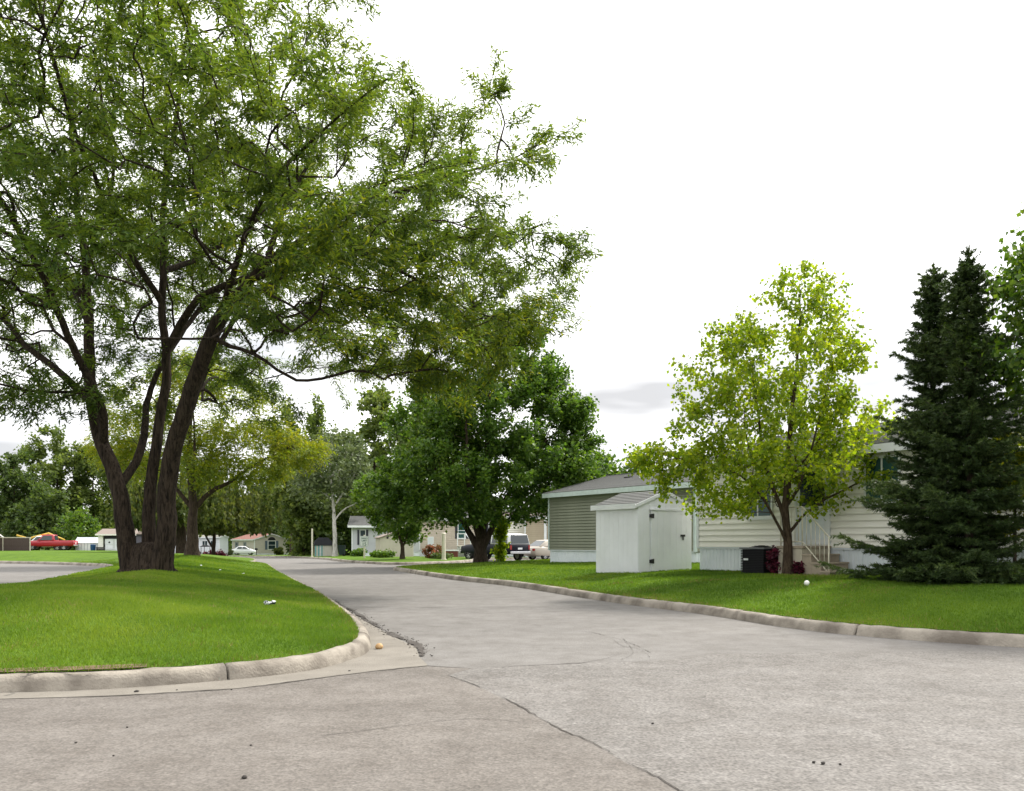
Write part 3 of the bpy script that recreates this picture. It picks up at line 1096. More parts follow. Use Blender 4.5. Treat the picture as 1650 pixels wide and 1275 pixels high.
# ---- the big spreading locust on the island: three stems from one butt
def big_locust():
    rs = np.random.RandomState(11)
    Y0 = 21.5
    x0 = px(233, Y0)
    z0 = gnd(x0, Y0)
    root = empty("locust_tree", (x0, Y0, z0), 0, "huge dark multi-stemmed locust tree spreading over the mown island", "tree")

    def L(p, q, dy=0.0):
        return (px(p, Y0) - x0, dy, pz(q, Y0) - z0)
    s = Skeleton()
    b0 = s.node((-0.32, 0.0, -0.25), -1, 0.27, False)
    # left stem
    s.limb([L(203, 880, 0), L(196, 830, .05), L(180, 765, .1), L(150, 695, .3), L(131, 620, .5), L(118, 520, .8), L(104, 400, 1.0), L(84, 300, 1.3), L(64, 180, 1.6), L(48, 50, 1.8)], .265, .03, b0, .25, .36)
    c0 = s.node((0.06, 0.12, -0.25), -1, 0.20, False)
    s.limb([L(238, 880, .15), L(240, 800, .2), L(246, 720, .3), L(262, 600, .3), L(258, 500, .2), L(264, 400, .1), L(272, 310, -.2), L(300, 200, -.6), L(330, 60, -1.0)], .20, .03, c0, .25, .40)
    d0 = s.node((0.38, -0.08, -0.25), -1, 0.27, False)
    e_ = s.limb([L(268, 880, -.1), L(274, 800, -.15), L(291, 720, -.3), L(318, 650, -.5), L(348, 575, -.7), L(376, 520, -.8), L(402, 492, -.9)], .275, .17, d0, .25, .6)
    s.limb([L(450, 445, -1.1), L(545, 402, -1.5), L(640, 366, -1.8), L(740, 338, -2.0), L(830, 312, -2.0)], .13, .014, e_, .25, .0)
    add = lambda at, pts, r0, r1=.011, cl=.1: s.limb(pts, r0, r1, s.nearest(at), .3, cl)
    add(L(145, 650, .45), [L(100, 615, .6), L(50, 575, .8), L(0, 540, 1.0), L(-70, 470, 1.2), L(-190, 420, 1.4), L(-330, 380, 1.2)], 0.126)
    add(L(190, 790, .1), [L(204, 745, .5), L(207, 700, .9), L(192, 640, 1.6), L(196, 560, 2.4), L(230, 450, 3.6), L(280, 330, 5.2), L(330, 230, 6.6)], 0.126)
    add(L(165, 720, .2), [L(172, 670, -.2), L(160, 590, -1.0), L(150, 480, -2.4), L(120, 370, -4.0), L(80, 290, -5.6), L(30, 240, -7.0)], 0.126)
    add(L(262, 560, .3), [L(285, 520, .1), L(320, 482, -.2), L(372, 462, -.3), L(440, 420, .3), L(520, 350, 1.0), L(600, 250, 1.8), L(690, 190, 2.2)], 0.118)
    add(L(275, 790, -.15), [L(268, 735, .4), L(275, 660, 1.2), L(290, 560, 2.2), L(330, 440, 3.2), L(420, 330, 4.6), L(520, 250, 6.2), L(610, 200, 7.4)], 0.126)
    add(L(420, 475, -1.0), [L(500, 460, -1.5), L(560, 450, -1.6), L(630, 430, -1.2), L(720, 400, -.6), L(810, 380, 0), L(890, 350, .3)], 0.089)
    add(L(500, 415, -1.6), [L(560, 420, -1.0), L(640, 440, -.2), L(720, 480, .4), L(770, 540, .8), L(800, 580, 1.0)], 0.063)
    add(L(360, 560, -.7), [L(390, 572, -.9), L(430, 586, -1.1), L(470, 612, -1.3), L(500, 628, -1.4), L(540, 628, -1.5), L(585, 618, -1.6)], 0.063, .018, .3)
    add(L(405, 490, -.9), [L(450, 500, -1.5), L(510, 535, -2.1), L(560, 575, -2.4), L(600, 620, -2.6)], 0.052, .015, .2)
    add(L(380, 515, -.8), [L(440, 440, -2.4), L(520, 400, -4.2), L(610, 380, -5.8), L(690, 370, -7.0)], 0.096)
    add(L(262, 480, .2), [L(230, 400, -1.2), L(220, 320, -2.8), L(240, 240, -4.6), L(270, 180, -6.2)], 0.096)
    add(L(262, 430, .1), [L(300, 380, 1.4), L(360, 300, 2.6), L(400, 200, 3.4), L(430, 90, 4.0), L(450, 0, 4.2)], 0.089)
    add(L(450, 440, -1.3), [L(470, 370, -1.0), L(500, 280, -.4), L(520, 180, .2), L(545, 80, .5)], 0.081)
    add(L(115, 500, .8), [L(60, 440, 2.0), L(0, 390, 3.4), L(-80, 340, 5.0), L(-170, 300, 6.4)], 0.096)
    add(L(105, 410, 1.0), [L(150, 350, .4), L(190, 280, -.2), L(180, 190, -.5), L(170, 80, -.6)], 0.081)
    add(L(110, 460, .9), [L(50, 400, .4), L(-30, 360, -.4), L(-130, 330, -1.4), L(-250, 320, -2.4)], 0.096)
    add(L(130, 620, .5), [L(95, 640, -.8), L(40, 634, -2.0), L(-30, 625, -3.2)], 0.052, .015, .3)
    add(L(270, 310, -.2), [L(250, 220, .6), L(235, 120, 1.2), L(225, 20, 1.6)], 0.067)

    # foliage lies in flat tiers under a dome
    tips = []
    R = 10.9

    def ztop(r):
        return 16.0 - 0.048 * r * r - z0

    tries = 0
    pads = []
    while len(pads) < 175 and tries < 9000:
        tries += 1
        r = R * math.sqrt(rs.uniform(0.0, 1))
        a = rs.uniform(0, 2 * math.pi)
        if r > R * (.87 + .07 * math.sin(a)):
            continue
        x, y = r * math.cos(a), r * math.sin(a)
        zt = ztop(r) - 0.5 + .06 * min(0.0, y) * max(0.0, x)
        depth = rs.uniform(0, 1) ** 1.15 * (6.6 if r < 8 else 4.2)
        z = zt - depth
        lowlim = 5.6 - 0.10 * min(r, 6) if r > 3.5 else 7.6
        if z < lowlim:
            continue
        if any((x - p[0]) ** 2 + (y - p[1]) ** 2 + (2.1 * (z - p[2])) ** 2 < 1.5 ** 2 for p in pads):
            continue
        pads.append((x, y, z))
    for (x, y, z) in pads:
        rr = math.hypot(x, y) + 1e-6
        a, c = rs.uniform(.95, 1.45), rs.uniform(.55, .85)
        n = int(21 * a * c / .8)
        er, et = np.array([x / rr, y / rr, 0.0]), np.array([-y / rr, x / rr, 0.0])
        g = np.clip(rs.normal(0, 1, (n, 3)), -1.7, 1.7)
        q = np.array([x, y, z]) + er * (g[:, :1] * a) + et * (g[:, 1:2] * c) + np.array([0, 0, .19]) * g[:, 2:]
        q[:, 2] += .10 * g[:, 0] * a
        tips.append(q)
    # thin scatter that ties the tiers together
    m = 900
    a_ = rs.uniform(0, 2 * math.pi, m)
    r_ = R * np.sqrt(rs.uniform(.08, .96, m)) * (.96 + .06 * np.sin(a_))
    tips.append(np.column_stack([r_ * np.cos(a_), r_ * np.sin(a_), ztop(r_) + .06 * np.minimum(0, r_ * np.sin(a_)) * np.maximum(0, r_ * np.cos(a_)) - rs.uniform(0, 1, m) ** 1.4 * np.where(r_ < 8, 6.5, 4.5)]))
    # drooping skirts seen low at the sides
    for (p, q, dy, rx, rz, n) in ((770, 600, .8, 1.1, .5, 18), (690, 570, .6, 1.3, .5, 18), (720, 520, .2, 1.4, .5, 18), (800, 530, .9, 1.2, .5, 18), (640, 610, -.4, 1.0, .4, 12), (880, 500, .8, .8, .28, 14),
                              (860, 420, .2, 1.0, .4, 24), (905, 395, .3, .8, .3, 16), (60, 660, -.8, 1.3, .35, 26), (120, 640, -.6, .9, .4, 16), (20, 610, 1.2, 1.2, .4, 20), (600, 500, -1.2, 1.0, .4, 16), (560, 450, -2.4, 1.3, .5, 22),
                              (600, 590, -2.4, .6, .4, 8), (470, 560, -1.2, .8, .3, 8), (180, 560, .4, 1.2, .5, 18), (330, 560, 1.6, 1.2, .5, 18), (90, 560, -2.4, 1.3, .5, 20), (30, 480, -1.5, 1.6, .6, 30), (60, 430, 2.5, 1.6, .6, 30), (150, 470, -3, 1.5, .6, 26), (20, 360, .5, 1.6, .6, 30), (120, 420, -4.5, 1.5, .5, 24), (-20, 540, 2.5, 1.5, .5, 26), (200, 430, 3.5, 1.5, .6, 26), (300, 450, -3.5, 1.4, .5, 24), (420, 480, 3, 1.4, .5, 22), (350, 400, 4.5, 1.5, .6, 26), (690, 120, 2.2, .8, .25, 10), (800, 190, -1.4, .8, .25, 10), (880, 265, -1.0, .7, .25, 10), (230, 620, 2.4, 1.3, .5, 18), (360, 620, 2.8, 1.2, .5, 16)):
        tips.append(np.array(L(p, q, dy)) + np.clip(rs.normal(0, 1, (n, 3)), -2, 2) * np.array([rx, 1.2, rz]) * .62)
    tips = np.vstack(tips)
    s.twigs(tips, .30, .42, rs, .04)
    s.finish(.0095, .385)

    def flare(V):
        z = V[:, 2]
        k = 1 + 0.08 * np.exp(-np.clip(z, -.3, 9) / 0.28)
        c = np.array([0.04, 0.0])
        near = z < 1.6
        V = V.copy()
        ang = np.arctan2(V[:, 1], V[:, 0])
        lob = 1 + 0.12 * np.sin(ang * 5 + 1) * np.exp(-np.clip(z, 0, 9) / .3)
        V[near, :2] = c + (V[near, :2] - c) * (k * lob)[near, None]
        return V
    s.wood("trunk", B_LOCUST, root, 0.0045, flare, .05, rs)
    # the stems have grown together at the butt
    bt = MB()
    n = 26
    ring = []
    for j, (zz, k) in enumerate(((-.2, 1.6), (0.0, 1.38), (.12, 1.16), (.25, 1.04), (.40, .98), (.52, .90), (.62, .78), (.70, .55), (.74, .2))):
        for i in range(n):
            a = 2 * math.pi * i / n
            lob = 1 + (.11 * math.sin(a * 5 + 1) + .07 * math.sin(a * 9)) * math.exp(-max(zz, 0) / .35) + .03 * math.sin(a * 7 + zz * 5)
            ring.append((.04 +   .49 * k * lob * math.cos(a), .30 * k * lob * math.sin(a), zz))
    fs = [(j * n + i, j * n + (i + 1) % n, (j + 1) * n + (i + 1) % n, (j + 1) * n + i) for j in range(8) for i in range(n)] + [tuple(8 * n + i for i in range(n))]
    bt.add(ring, fs, True)
    bt.build("trunk_base", B_LOCUST, root)
    A, B = s.hold(2)

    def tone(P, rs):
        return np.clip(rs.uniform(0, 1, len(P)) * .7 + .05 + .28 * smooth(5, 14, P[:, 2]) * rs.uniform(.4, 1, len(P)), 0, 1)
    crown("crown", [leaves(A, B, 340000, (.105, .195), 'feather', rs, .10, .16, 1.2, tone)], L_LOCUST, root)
    # one low spray is already turning yellow
    low = (A[:, 2] < 6.6) & (A[:, 0] > 4.4)
    if low.any():
        crown("crown", [leaves(A[low], B[low], 9000, (.11, .2), 'feather', rs, .16, .35, 1.0)], L_YELLOW, root, "yellowing low spray")["label"] = "yellowing low spray of the crown"
    return root


big_locust()


def tree(name, label, cat, x, y, blobs, nleaf, size, kind, lm, bm, trunk, limbs=(), group=None, seed=1, ntips=300, bf=.3, spread=.12, rtip=.007, droop=.3,
         minr=.006, clear=.5, z=None, hollow=.45, up=.7, expo=.42, tone=None, hold=2):
    """trunk: (points, r0, r1); limbs: (attach point, points, r0, r1); all relative to the foot of the tree. blobs: (centre, radii, weight)."""
    rs = np.random.RandomState(seed)
    z0 = gnd(x, y) if z is None else z
    root = empty(name, (x, y, z0), 0, label, cat, group)
    s = Skeleton()
    pts, r0, r1 = trunk
    s.limb([(pts[0][0], pts[0][1], -.2)] + list(pts), r0, r1, -1, .3, clear, .03, rs)
    for at, lp, a, b in limbs:
        s.limb(lp, a, b, s.nearest(at), .35, .15, .04, rs)
    w = np.array([b[2] for b in blobs], float)
    w /= w.sum()
    tips = np.vstack([in_ell(max(3, int(ntips * q)), b[0], b[1], rs, hollow) for b, q in zip(blobs, w)])
    s.twigs(tips, bf, .45, rs)
    s.finish(rtip, expo)
    fl = lambda V: np.column_stack([V[:, :2] * (1 + .35 * np.exp(-np.clip(V[:, 2], 0, 9) / (r0 * 1.2)))[:, None] if pts[0][0] == 0 else V[:, :2], V[:, 2]])
    s.wood("trunk", bm, root, minr, fl, .03, rs)
    A, B = s.hold(hold)
    crown("crown", [leaves(A, B, nleaf, size, kind, rs, spread, droop, up, tone)], lm, root)
    return root


# ---- the dense dark maple by the driveway
Y0 = 42.0
tree("maple_tree", "broad dense dark green maple standing by the driveway and parked vehicles", "tree", px(775, Y0), Y0,
     [((0.2, 0, 4.6), (5.0, 4.4, 2.0), 2.6), ((-2.4, 0, 3.9), (3.2, 3.2, 1.8), 1.2), ((3.0, 0, 4.6), (2.4, 3.0, 1.8), .9), ((.6, 0, 7.4), (4.0, 3.6, 2.0), 1.9), ((.9, 0, 9.8), (2.9, 2.6, 1.7), 1.1),
      ((1.6, 0, 11.6), (1.7, 1.6, 1.1), .45), ((3.9, -.5, 7.6), (1.4, 1.6, 1.0), .35), ((4.6, 0, 6.0), (1.3, 1.5, .9), .4), ((4.3, -.3, 4.2), (1.6, 1.8, 1.0), .55), ((4.9, -.2, 7.6), (.9, 1.0, .6), .2), ((1.7, -1.6, 2.7), (2.4, 1.8, .6), .35), ((-1.6, -1.8, 2.5), (2.2, 1.6, .6), .35), ((-3.6, -.6, 2.9), (1.6, 1.6, .8), .4), ((-2.2, .3, 7.0), (2.4, 2.4, 1.6), .6), ((3.2, 0, 9.4), (1.3, 1.3, .9), .25)],
     92000, (.12, .22), 'kite', L_MAPLE, B_DARK, ([(0, 0, .2), (0, 0, 1.0), (.1, 0, 2.4), (.3, 0, 5), (.4, 0, 8), (.3, 0, 11.5)], .33, .03),
     [((0, 0, .6), [(-.5, .1, 1.4), (-1.0, .2, 2.4), (-1.9, .3, 4.0), (-2.6, .3, 5.5)], .2, .04), ((0, 0, .7), [(.5, -.1, 1.6), (1.0, -.3, 2.8), (2.2, -.5, 4.6), (3.2, -.5, 6)], .2, .04),
      ((0, 0, .9), [(.2, .6, 2.0), (.5, 1.4, 4.0), (.9, 2.2, 6.5)], .18, .04), ((0, 0, .9), [(-.3, -.7, 2.2), (-.6, -1.6, 4.2), (-.6, -2.4, 6.8)], .18, .04)],
     seed=21, ntips=1300, clear=.25, spread=.17, hollow=.3, up=1.1)

# ---- the loose lime-green maple before the pale house
Y0 = 20.0
tree("young_maple", "loose lime green maple in front of the cream house steps", "tree", px(1270, Y0), Y0,
     [((0, 0, 3.1), (2.3, 2.0, 1.5), 1.7), ((-1.6, 0, 2.3), (1.5, 1.4, .9), .8), ((1.5, 0, 2.4), (1.1, 1.3, .8), .55), ((-2.7, 0, 2.6), (1.1, 1.0, .45), .42), ((-3.3, 0, 2.9), (.45, .5, .22), .1), ((.0, 0, 5.0), (1.75, 1.6, 1.4), 1.25),
      ((.3, 0, 6.3), (1.1, 1.1, .9), .4), ((-1.6, 0, 4.6), (1.1, 1.0, .8), .5), ((-1.9, 0, 3.6), (.9, .9, .6), .3), ((-1.4, 0, 5.6), (.7, .6, .5), .2), ((1.7, 0, 3.7), (1.0, 1.0, .5), .25), ((1.2, 0, 5.4), (.7, .8, .6), .2), ((-.9, 0, 5.8), (.6, .6, .5), .15), ((.8, .1, 6.95), (.2, .3, .4), .05), ((-.2, 0, 6.9), (.18, .3, .4), .05)],
     25000, (.07, .125), 'kite', L_LIME, B_MAPLE, ([(0, 0, .1), (-.02, 0, 1.0), (-.05, 0, 1.6), (.0, 0, 2.6), (.1, 0, 4.0), (.25, 0, 5.5), (.3, 0, 6.8)], .135, .012),
     [((0, 0, .75), [(-.2, -.1, 1.05), (-.45, -.2, 1.5), (-.9, -.3, 2.1), (-1.6, -.3, 2.5), (-2.6, -.2, 2.75)], .045, .010), ((0, 0, 1.1), [(.3, -.1, 1.35), (.8, -.2, 1.75), (1.5, -.2, 2.1), (2.2, -.2, 2.3)], .045, .012),
      ((-.03, 0, 1.3), [(-.2, .1, 1.7), (-.5, .2, 2.6), (-.7, .2, 3.8), (-.8, .2, 5.0)], .06, .014), ((-.03, 0, 1.45), [(.1, .2, 1.9), (.35, .5, 3.0), (.6, .7, 4.4)], .05, .012),
      ((-.03, 0, 1.5), [(.1, -.3, 2.0), (.3, -.6, 3.0), (.6, -.8, 4.2)], .05, .012), ((0, 0, 2.2), [(.5, 0, 2.9), (1.1, 0, 3.7), (1.7, 0, 4.2)], .04, .01)],
     seed=33, ntips=780, clear=.12, spread=.10, rtip=.0045, minr=.003, hollow=.2, droop=.7, up=.35, hold=3)

# ---- tall tree leaning in at the right edge
Y0 = 12.4
tree("broadleaf_tree", "leafy green tree leaning in behind the spruces at the picture edge", "tree", 10.3, Y0 + 2.2,
     [((-.6, 0, 4.6), (1.6, 1.6, 1.5), 1.5), ((-1.1, 0, 4.1), (.9, 1.2, .9), .7), ((.3, 0, 6.0), (1.6, 1.6, 1.1), .9), ((-.9, 0, 5.3), (.7, .8, .5), .3), ((-.5, 0, 6.3), (.45, .6, .3), .15), ((-.2, 0, 5.6), (.9, .8, .8), .5)],
     15000, (.075, .125), 'kite', L_GREEN, B_DARK, ([(0, 0, .1), (0, 0, 2), (-.1, 0, 4), (-.1, 0, 6.5)], .16, .02),
     [((0, 0, 2.6), [(-.5, 0, 3.4), (-1.1, 0, 4.4)], .05, .012)], seed=41, ntips=420, clear=.35, spread=.09, rtip=.005, minr=.003, hollow=.3, droop=.7, up=.4)

# ---- yellow-green ornamental tree half hidden behind the spruces
tree("ornamental_tree", "small pale yellow green tree half hidden behind the spruces by the house wall", "tree", 9.35, 15.6,
     [((0, 0, 1.7), (.75, .6, .8), 1), ((.2, 0, 2.4), (.6, .5, .5), .5)], 2600, (.07, .12), 'kite', L_YELLOW, B_DARK, ([(0, 0, .1), (0, 0, 1.2), (.05, 0, 2.2)], .05, .012),
     seed=43, ntips=90, clear=.2, spread=.07, rtip=.004, minr=.003, hollow=.2)

# ---- the second locust on the island, yellowing, with its long low bough
Y0 = 45.0
tree("locust_tree", "yellowing green locust tree further back on the island with a long low bough", "tree", px(310, Y0), Y0,
     [((0.4, 0, 7.6), (4.6, 4.2, 2.6), 2.2), ((3.2, 0, 5.6), (3.0, 3.0, 1.5), 1.2), ((-2.8, 0, 6.0), (2.8, 3.0, 1.8), .9), ((5.8, 0, 5.6), (1.8, 1.8, .8), .5), ((.6, 0, 9.6), (2.6, 2.6, 1.0), .7), ((1.5, -1, 4.6), (2.2, 2.2, .9), .5), ((-4.2, 0, 5.6), (1.3, 1.6, .7), .3)],
     36000, (.18, .32), 'feather', L_YELLOW, B_DARK, ([(0, 0, .2), (0, 0, 1.2), (0, 0, 2.9), (-.2, 0, 5), (0, 0, 8.5)], .36, .05),
     [((0, 0, 2.6), [(.9, 0, 3.4), (2.0, 0, 4.0), (3.6, -.2, 5.0), (5.6, -.2, 6.0)], .16, .03), ((0, 0, 2.6), [(-.7, 0, 3.4), (-1.7, .2, 4.6), (-2.9, .2, 6)], .15, .03), ((0, 0, 2.9), [(.3, -.9, 4), (.8, -2.0, 6), (1, -2.6, 8)], .14, .03),
      ((0, 0, 2.9), [(-.2, .9, 4), (.4, 2.0, 6), (.6, 2.6, 8)], .14, .03)], seed=51, ntips=700, clear=.3, spread=.22, rtip=.008, minr=.008)


# ---- weeping willows beyond it
def willow(label, p, Y, h, R, tr, seed):
    rs = np.random.RandomState(seed)
    x = px(p, Y)
    root = empty("willow_tree", (x, Y, gnd(x, Y)), 0, label, "tree", "weeping willows behind the island")
    s = Skeleton()
    s.limb([(0, 0, -.2), (0, 0, 1), (.1, 0, h * .35), (0, 0, h * .8)], tr, tr * .3, -1, .5, .4, .04, rs)
    s.limb([(-tr * 1.2, 0, 1.4), (-R * .3, 0, h * .5), (-R * .6, 0, h * .75)], tr * .5, .06, s.nearest((0, 0, .8)), .5, .3, .04, rs)
    tips = in_ell(160, (0, 0, h * .66), (R, R, h * .30), rs, .5)
    s.twigs(tips, .3, .6, rs)
    s.finish(.012, .42)
    s.wood("trunk", B_DARK, root, .012, None, .03, rs)
    n = 620
    c = tips[rs.randint(0, len(tips), n)] + rs.normal(0, .5, (n, 3))
    ln = np.minimum(rs.uniform(.25, .55, n) * h, c[:, 2] - rs.uniform(2.7, 3.6, n))
    c, ln = c[ln > .5], ln[ln > .5]
    k = rs.randint(0, len(c), 21000)
    f = rs.uniform(0, 1, 21000)
    A = c[k] - np.column_stack([np.zeros(len(k)), np.zeros(len(k)), f * ln[k]])
    v, t, r = leaves(A, A + np.array([0, 0, -.2]), 21000, (.22, .42), 'kite', rs, .07, 1.8, .1)
    crown("crown", [(v, t, r)], L_WILLOW, root)


willow("weeping willow with a thick forked trunk between the two locust trees", 292, 82.0, 9.5, 6.0, .62, 61)
willow("slimmer weeping willow beside the red roofed house", 344, 92.0, 9.0, 6.5, .26, 62)

# ---- pale-barked tree with bare white boughs
Y0 = 80.0
tree("pale_barked_tree", "thin leaved tree with a brown foot and bare white upper boughs", "tree", px(540, Y0), Y0,
     [((0, 0, 8.6), (3.4, 3.0, 3.2), 2), ((-2.2, 0, 7), (1.8, 2, 2), .6), ((2.4, 0, 7.5), (1.6, 2, 2), .6)], 5200, (.22, .42), 'kite', L_GREYG, B_PALE,
     ([(0, 0, .2), (0, 0, 2), (-.1, 0, 4), (-.2, 0, 6), (-.5, 0, 8.2), (-.3, 0, 10.5)], .27, .05),
     [((0, 0, 3.4), [(.8, 0, 4.4), (1.9, 0, 5.0), (2.6, 0, 5.4)], .11, .04), ((-.1, 0, 4.8), [(.7, 0, 6.0), (1.7, 0, 7.6), (2.4, 0, 9)], .12, .04), ((-.2, 0, 6.3), [(-1.2, -.2, 7.4), (-1.9, -.3, 8.4)], .09, .03), ((-.4, 0, 7.5), [(.6, 0, 8.4), (1.2, 0, 10.4)], .09, .03),
      ((-.1, 0, 5.2), [(-1.0, -.4, 6.0), (-1.8, -.5, 6.3)], .07, .02)], seed=71, ntips=230, clear=.3, spread=.35, rtip=.013, minr=.016)

# ---- small trees by the houses
Y0 = 53.5
tree("young_tree", "small forked tree with yellow green leaves in front of the beige shed", "tree", px(648, Y0), Y0,
     [((-.3, 0, 2.9), (1.9, 1.6, 1.2), 1), ((-1.3, 0, 4.2), (2.0, 1.6, 1.4), 1), ((.6, 0, 1.6), (.8, .8, .5), .2)], 7000, (.14, .26), 'star', L_GREEN, B_DARK,
     ([(0, 0, .1), (0, 0, .7), (-.2, 0, 1.6), (-.5, 0, 3.4)], .17, .03), [((0, 0, .6), [(.25, 0, 1.2), (.6, 0, 2.2)], .09, .02)], seed=73, ntips=160, clear=.3, spread=.16)
Y0 = 43.5
tree("sapling", "narrow bright green leafy sapling in front of the dark pickup", "plant", px(806, Y0), Y0,
     [((0, 0, .7), (.38, .35, .7), 1), ((-.05, 0, 1.6), (.33, .3, .6), .8), ((.12, 0, 2.2), (.4, .3, .35), .5)], 2400, (.09, .17), 'kite', L_LIME, B_MAPLE, ([(0, 0, .05), (0, 0, 1), (.1, 0, 2.3)], .035, .012),
     seed=75, ntips=70, clear=.05, spread=.09, rtip=.005, minr=.004, hollow=.1, droop=.9, up=.2)


# ---- woodland and garden trees behind
def back_tree(label, p, Y, ptop, wpx, lm, seed, group="trees of the wood behind the houses", name="woodland_tree", pbase=None, n=9000, low=.18, size=(.35, .62), slim=1.0, cat="tree"):
    rs = np.random.RandomState(seed)
    x = px(p, Y)
    z0 = gnd(x, Y) - .1
    h = pz(ptop, Y) - z0
    R = wpx / FPX * Y / 2
    blobs = []
    for i in range(9):
        f = low + (1 - low) * (i + .5) / 9
        rr = R * (math.sin(math.pi * min(1, max(.12, (f - low) / (1 - low)) * .92 + .06)) ** .6)
        a = rs.uniform(0, 6.28)
        blobs.append(((math.cos(a) * rr * .35, math.sin(a) * rr * .35, f * h), (rr * rs.uniform(.6, .85), rr * rs.uniform(.6, .85), h * (1 - low) * .13), rr * rr))
    return tree(name, label, cat, x, Y, blobs, n, size, 'kite', lm, B_DARK, ([(0, 0, .2), (.1, 0, h * .3), (0, 0, h * .6), (.1, 0, h * .93)], max(.12, h * .016), .05), (), group, seed, 150, .3, .40, .014, .3, .02, .2, z0, .35)


back_tree("tall dark rounded tree at the far end above the brown fence", 22, 128, 735, 130, L_WDARK, 101, n=10000)
back_tree("dark low broad tree beside the brown fence", 62, 118, 785, 110, L_WDARK, 102, n=7000, low=.05)
back_tree("tall airy pale green tree above the red pickup", 92, 140, 692, 120, L_WOOD, 103, n=10000)
back_tree("second tall airy tree behind the small white shed", 150, 142, 716, 110, L_WOOD, 104, n=9000)
back_tree("tree filling the gap behind the forked locust stems", 222, 135, 700, 120, L_WOOD, 105)
back_tree("bright green bush between red pickup and garage", 128, 108, 824, 62, L_GREEN, 106, "bushes by the houses", "bush", None, 4000, .02, (.25, .45), cat="bush")
back_tree("tall tree rising left of the pale barked tree", 470, 128, 668, 120, L_WOOD, 107, n=11000)
back_tree("low full tree right behind the turquoise striped shed", 490, 104, 742, 110, L_WOOD, 108, n=9000, low=.03)
back_tree("tall tree with a pointed top left of the grey house", 512, 138, 650, 110, L_WOOD, 109, n=10000)
back_tree("full green tree rising behind the grey house", 604, 100, 632, 150, L_WOOD, 110, n=12000, low=.1)
back_tree("dark tree close behind the grey house corner", 572, 108, 715, 130, L_WDARK, 111, n=9000, low=.05)
back_tree("bushy tree behind the dark maple", 690, 96, 560, 150, L_WOOD, 112, n=9000)
back_tree("light green tree showing over the green house roof near the dark maple", 958, 72, 730, 90, L_GREEN, 113, "trees over the green house roof", n=6500, size=(.25, .42))
back_tree("lower light green tree over the green house ridge near the lime maple", 1022, 76, 737, 80, L_GREEN, 114, "trees over the green house roof", n=5500, size=(.25, .42))
back_tree("dark conifer-like tree behind the red roofed house", 420, 170, 760, 120, L_WDARK, 115, n=8000, low=.02)
back_tree("broad tree behind the white trailer home", 300, 165, 740, 130, L_WOOD, 116, n=8000, low=.02)
back_tree("dark tree right of the red roofed house", 476, 150, 800, 60, L_WDARK, 117, n=5000, low=.02)

# far wood closing the view
rs = np.random.RandomState(5)
cs = []
for i in range(90):
    Yq = rs.uniform(190, 225)
    p = rs.uniform(-260, 760)
    x = px(p, Yq)
    hh = rs.uniform(9, 15)
    cs.append(in_ell(260, (x, Yq, hh * .45 - 1), (5.5, 3.5, hh * .55), rs, .5))
cs = np.vstack(cs)
v, t, r = leaves(cs, cs + np.array([0, 0, .1]), len(cs) * 2, (.8, 1.3), 'kite', rs, .5, .2, .5)
tag(link("treeline", tri_mesh("treeline", v, t, r), L_WDARK), "far dark wood closing the view behind the houses", "wood", None, "stuff")


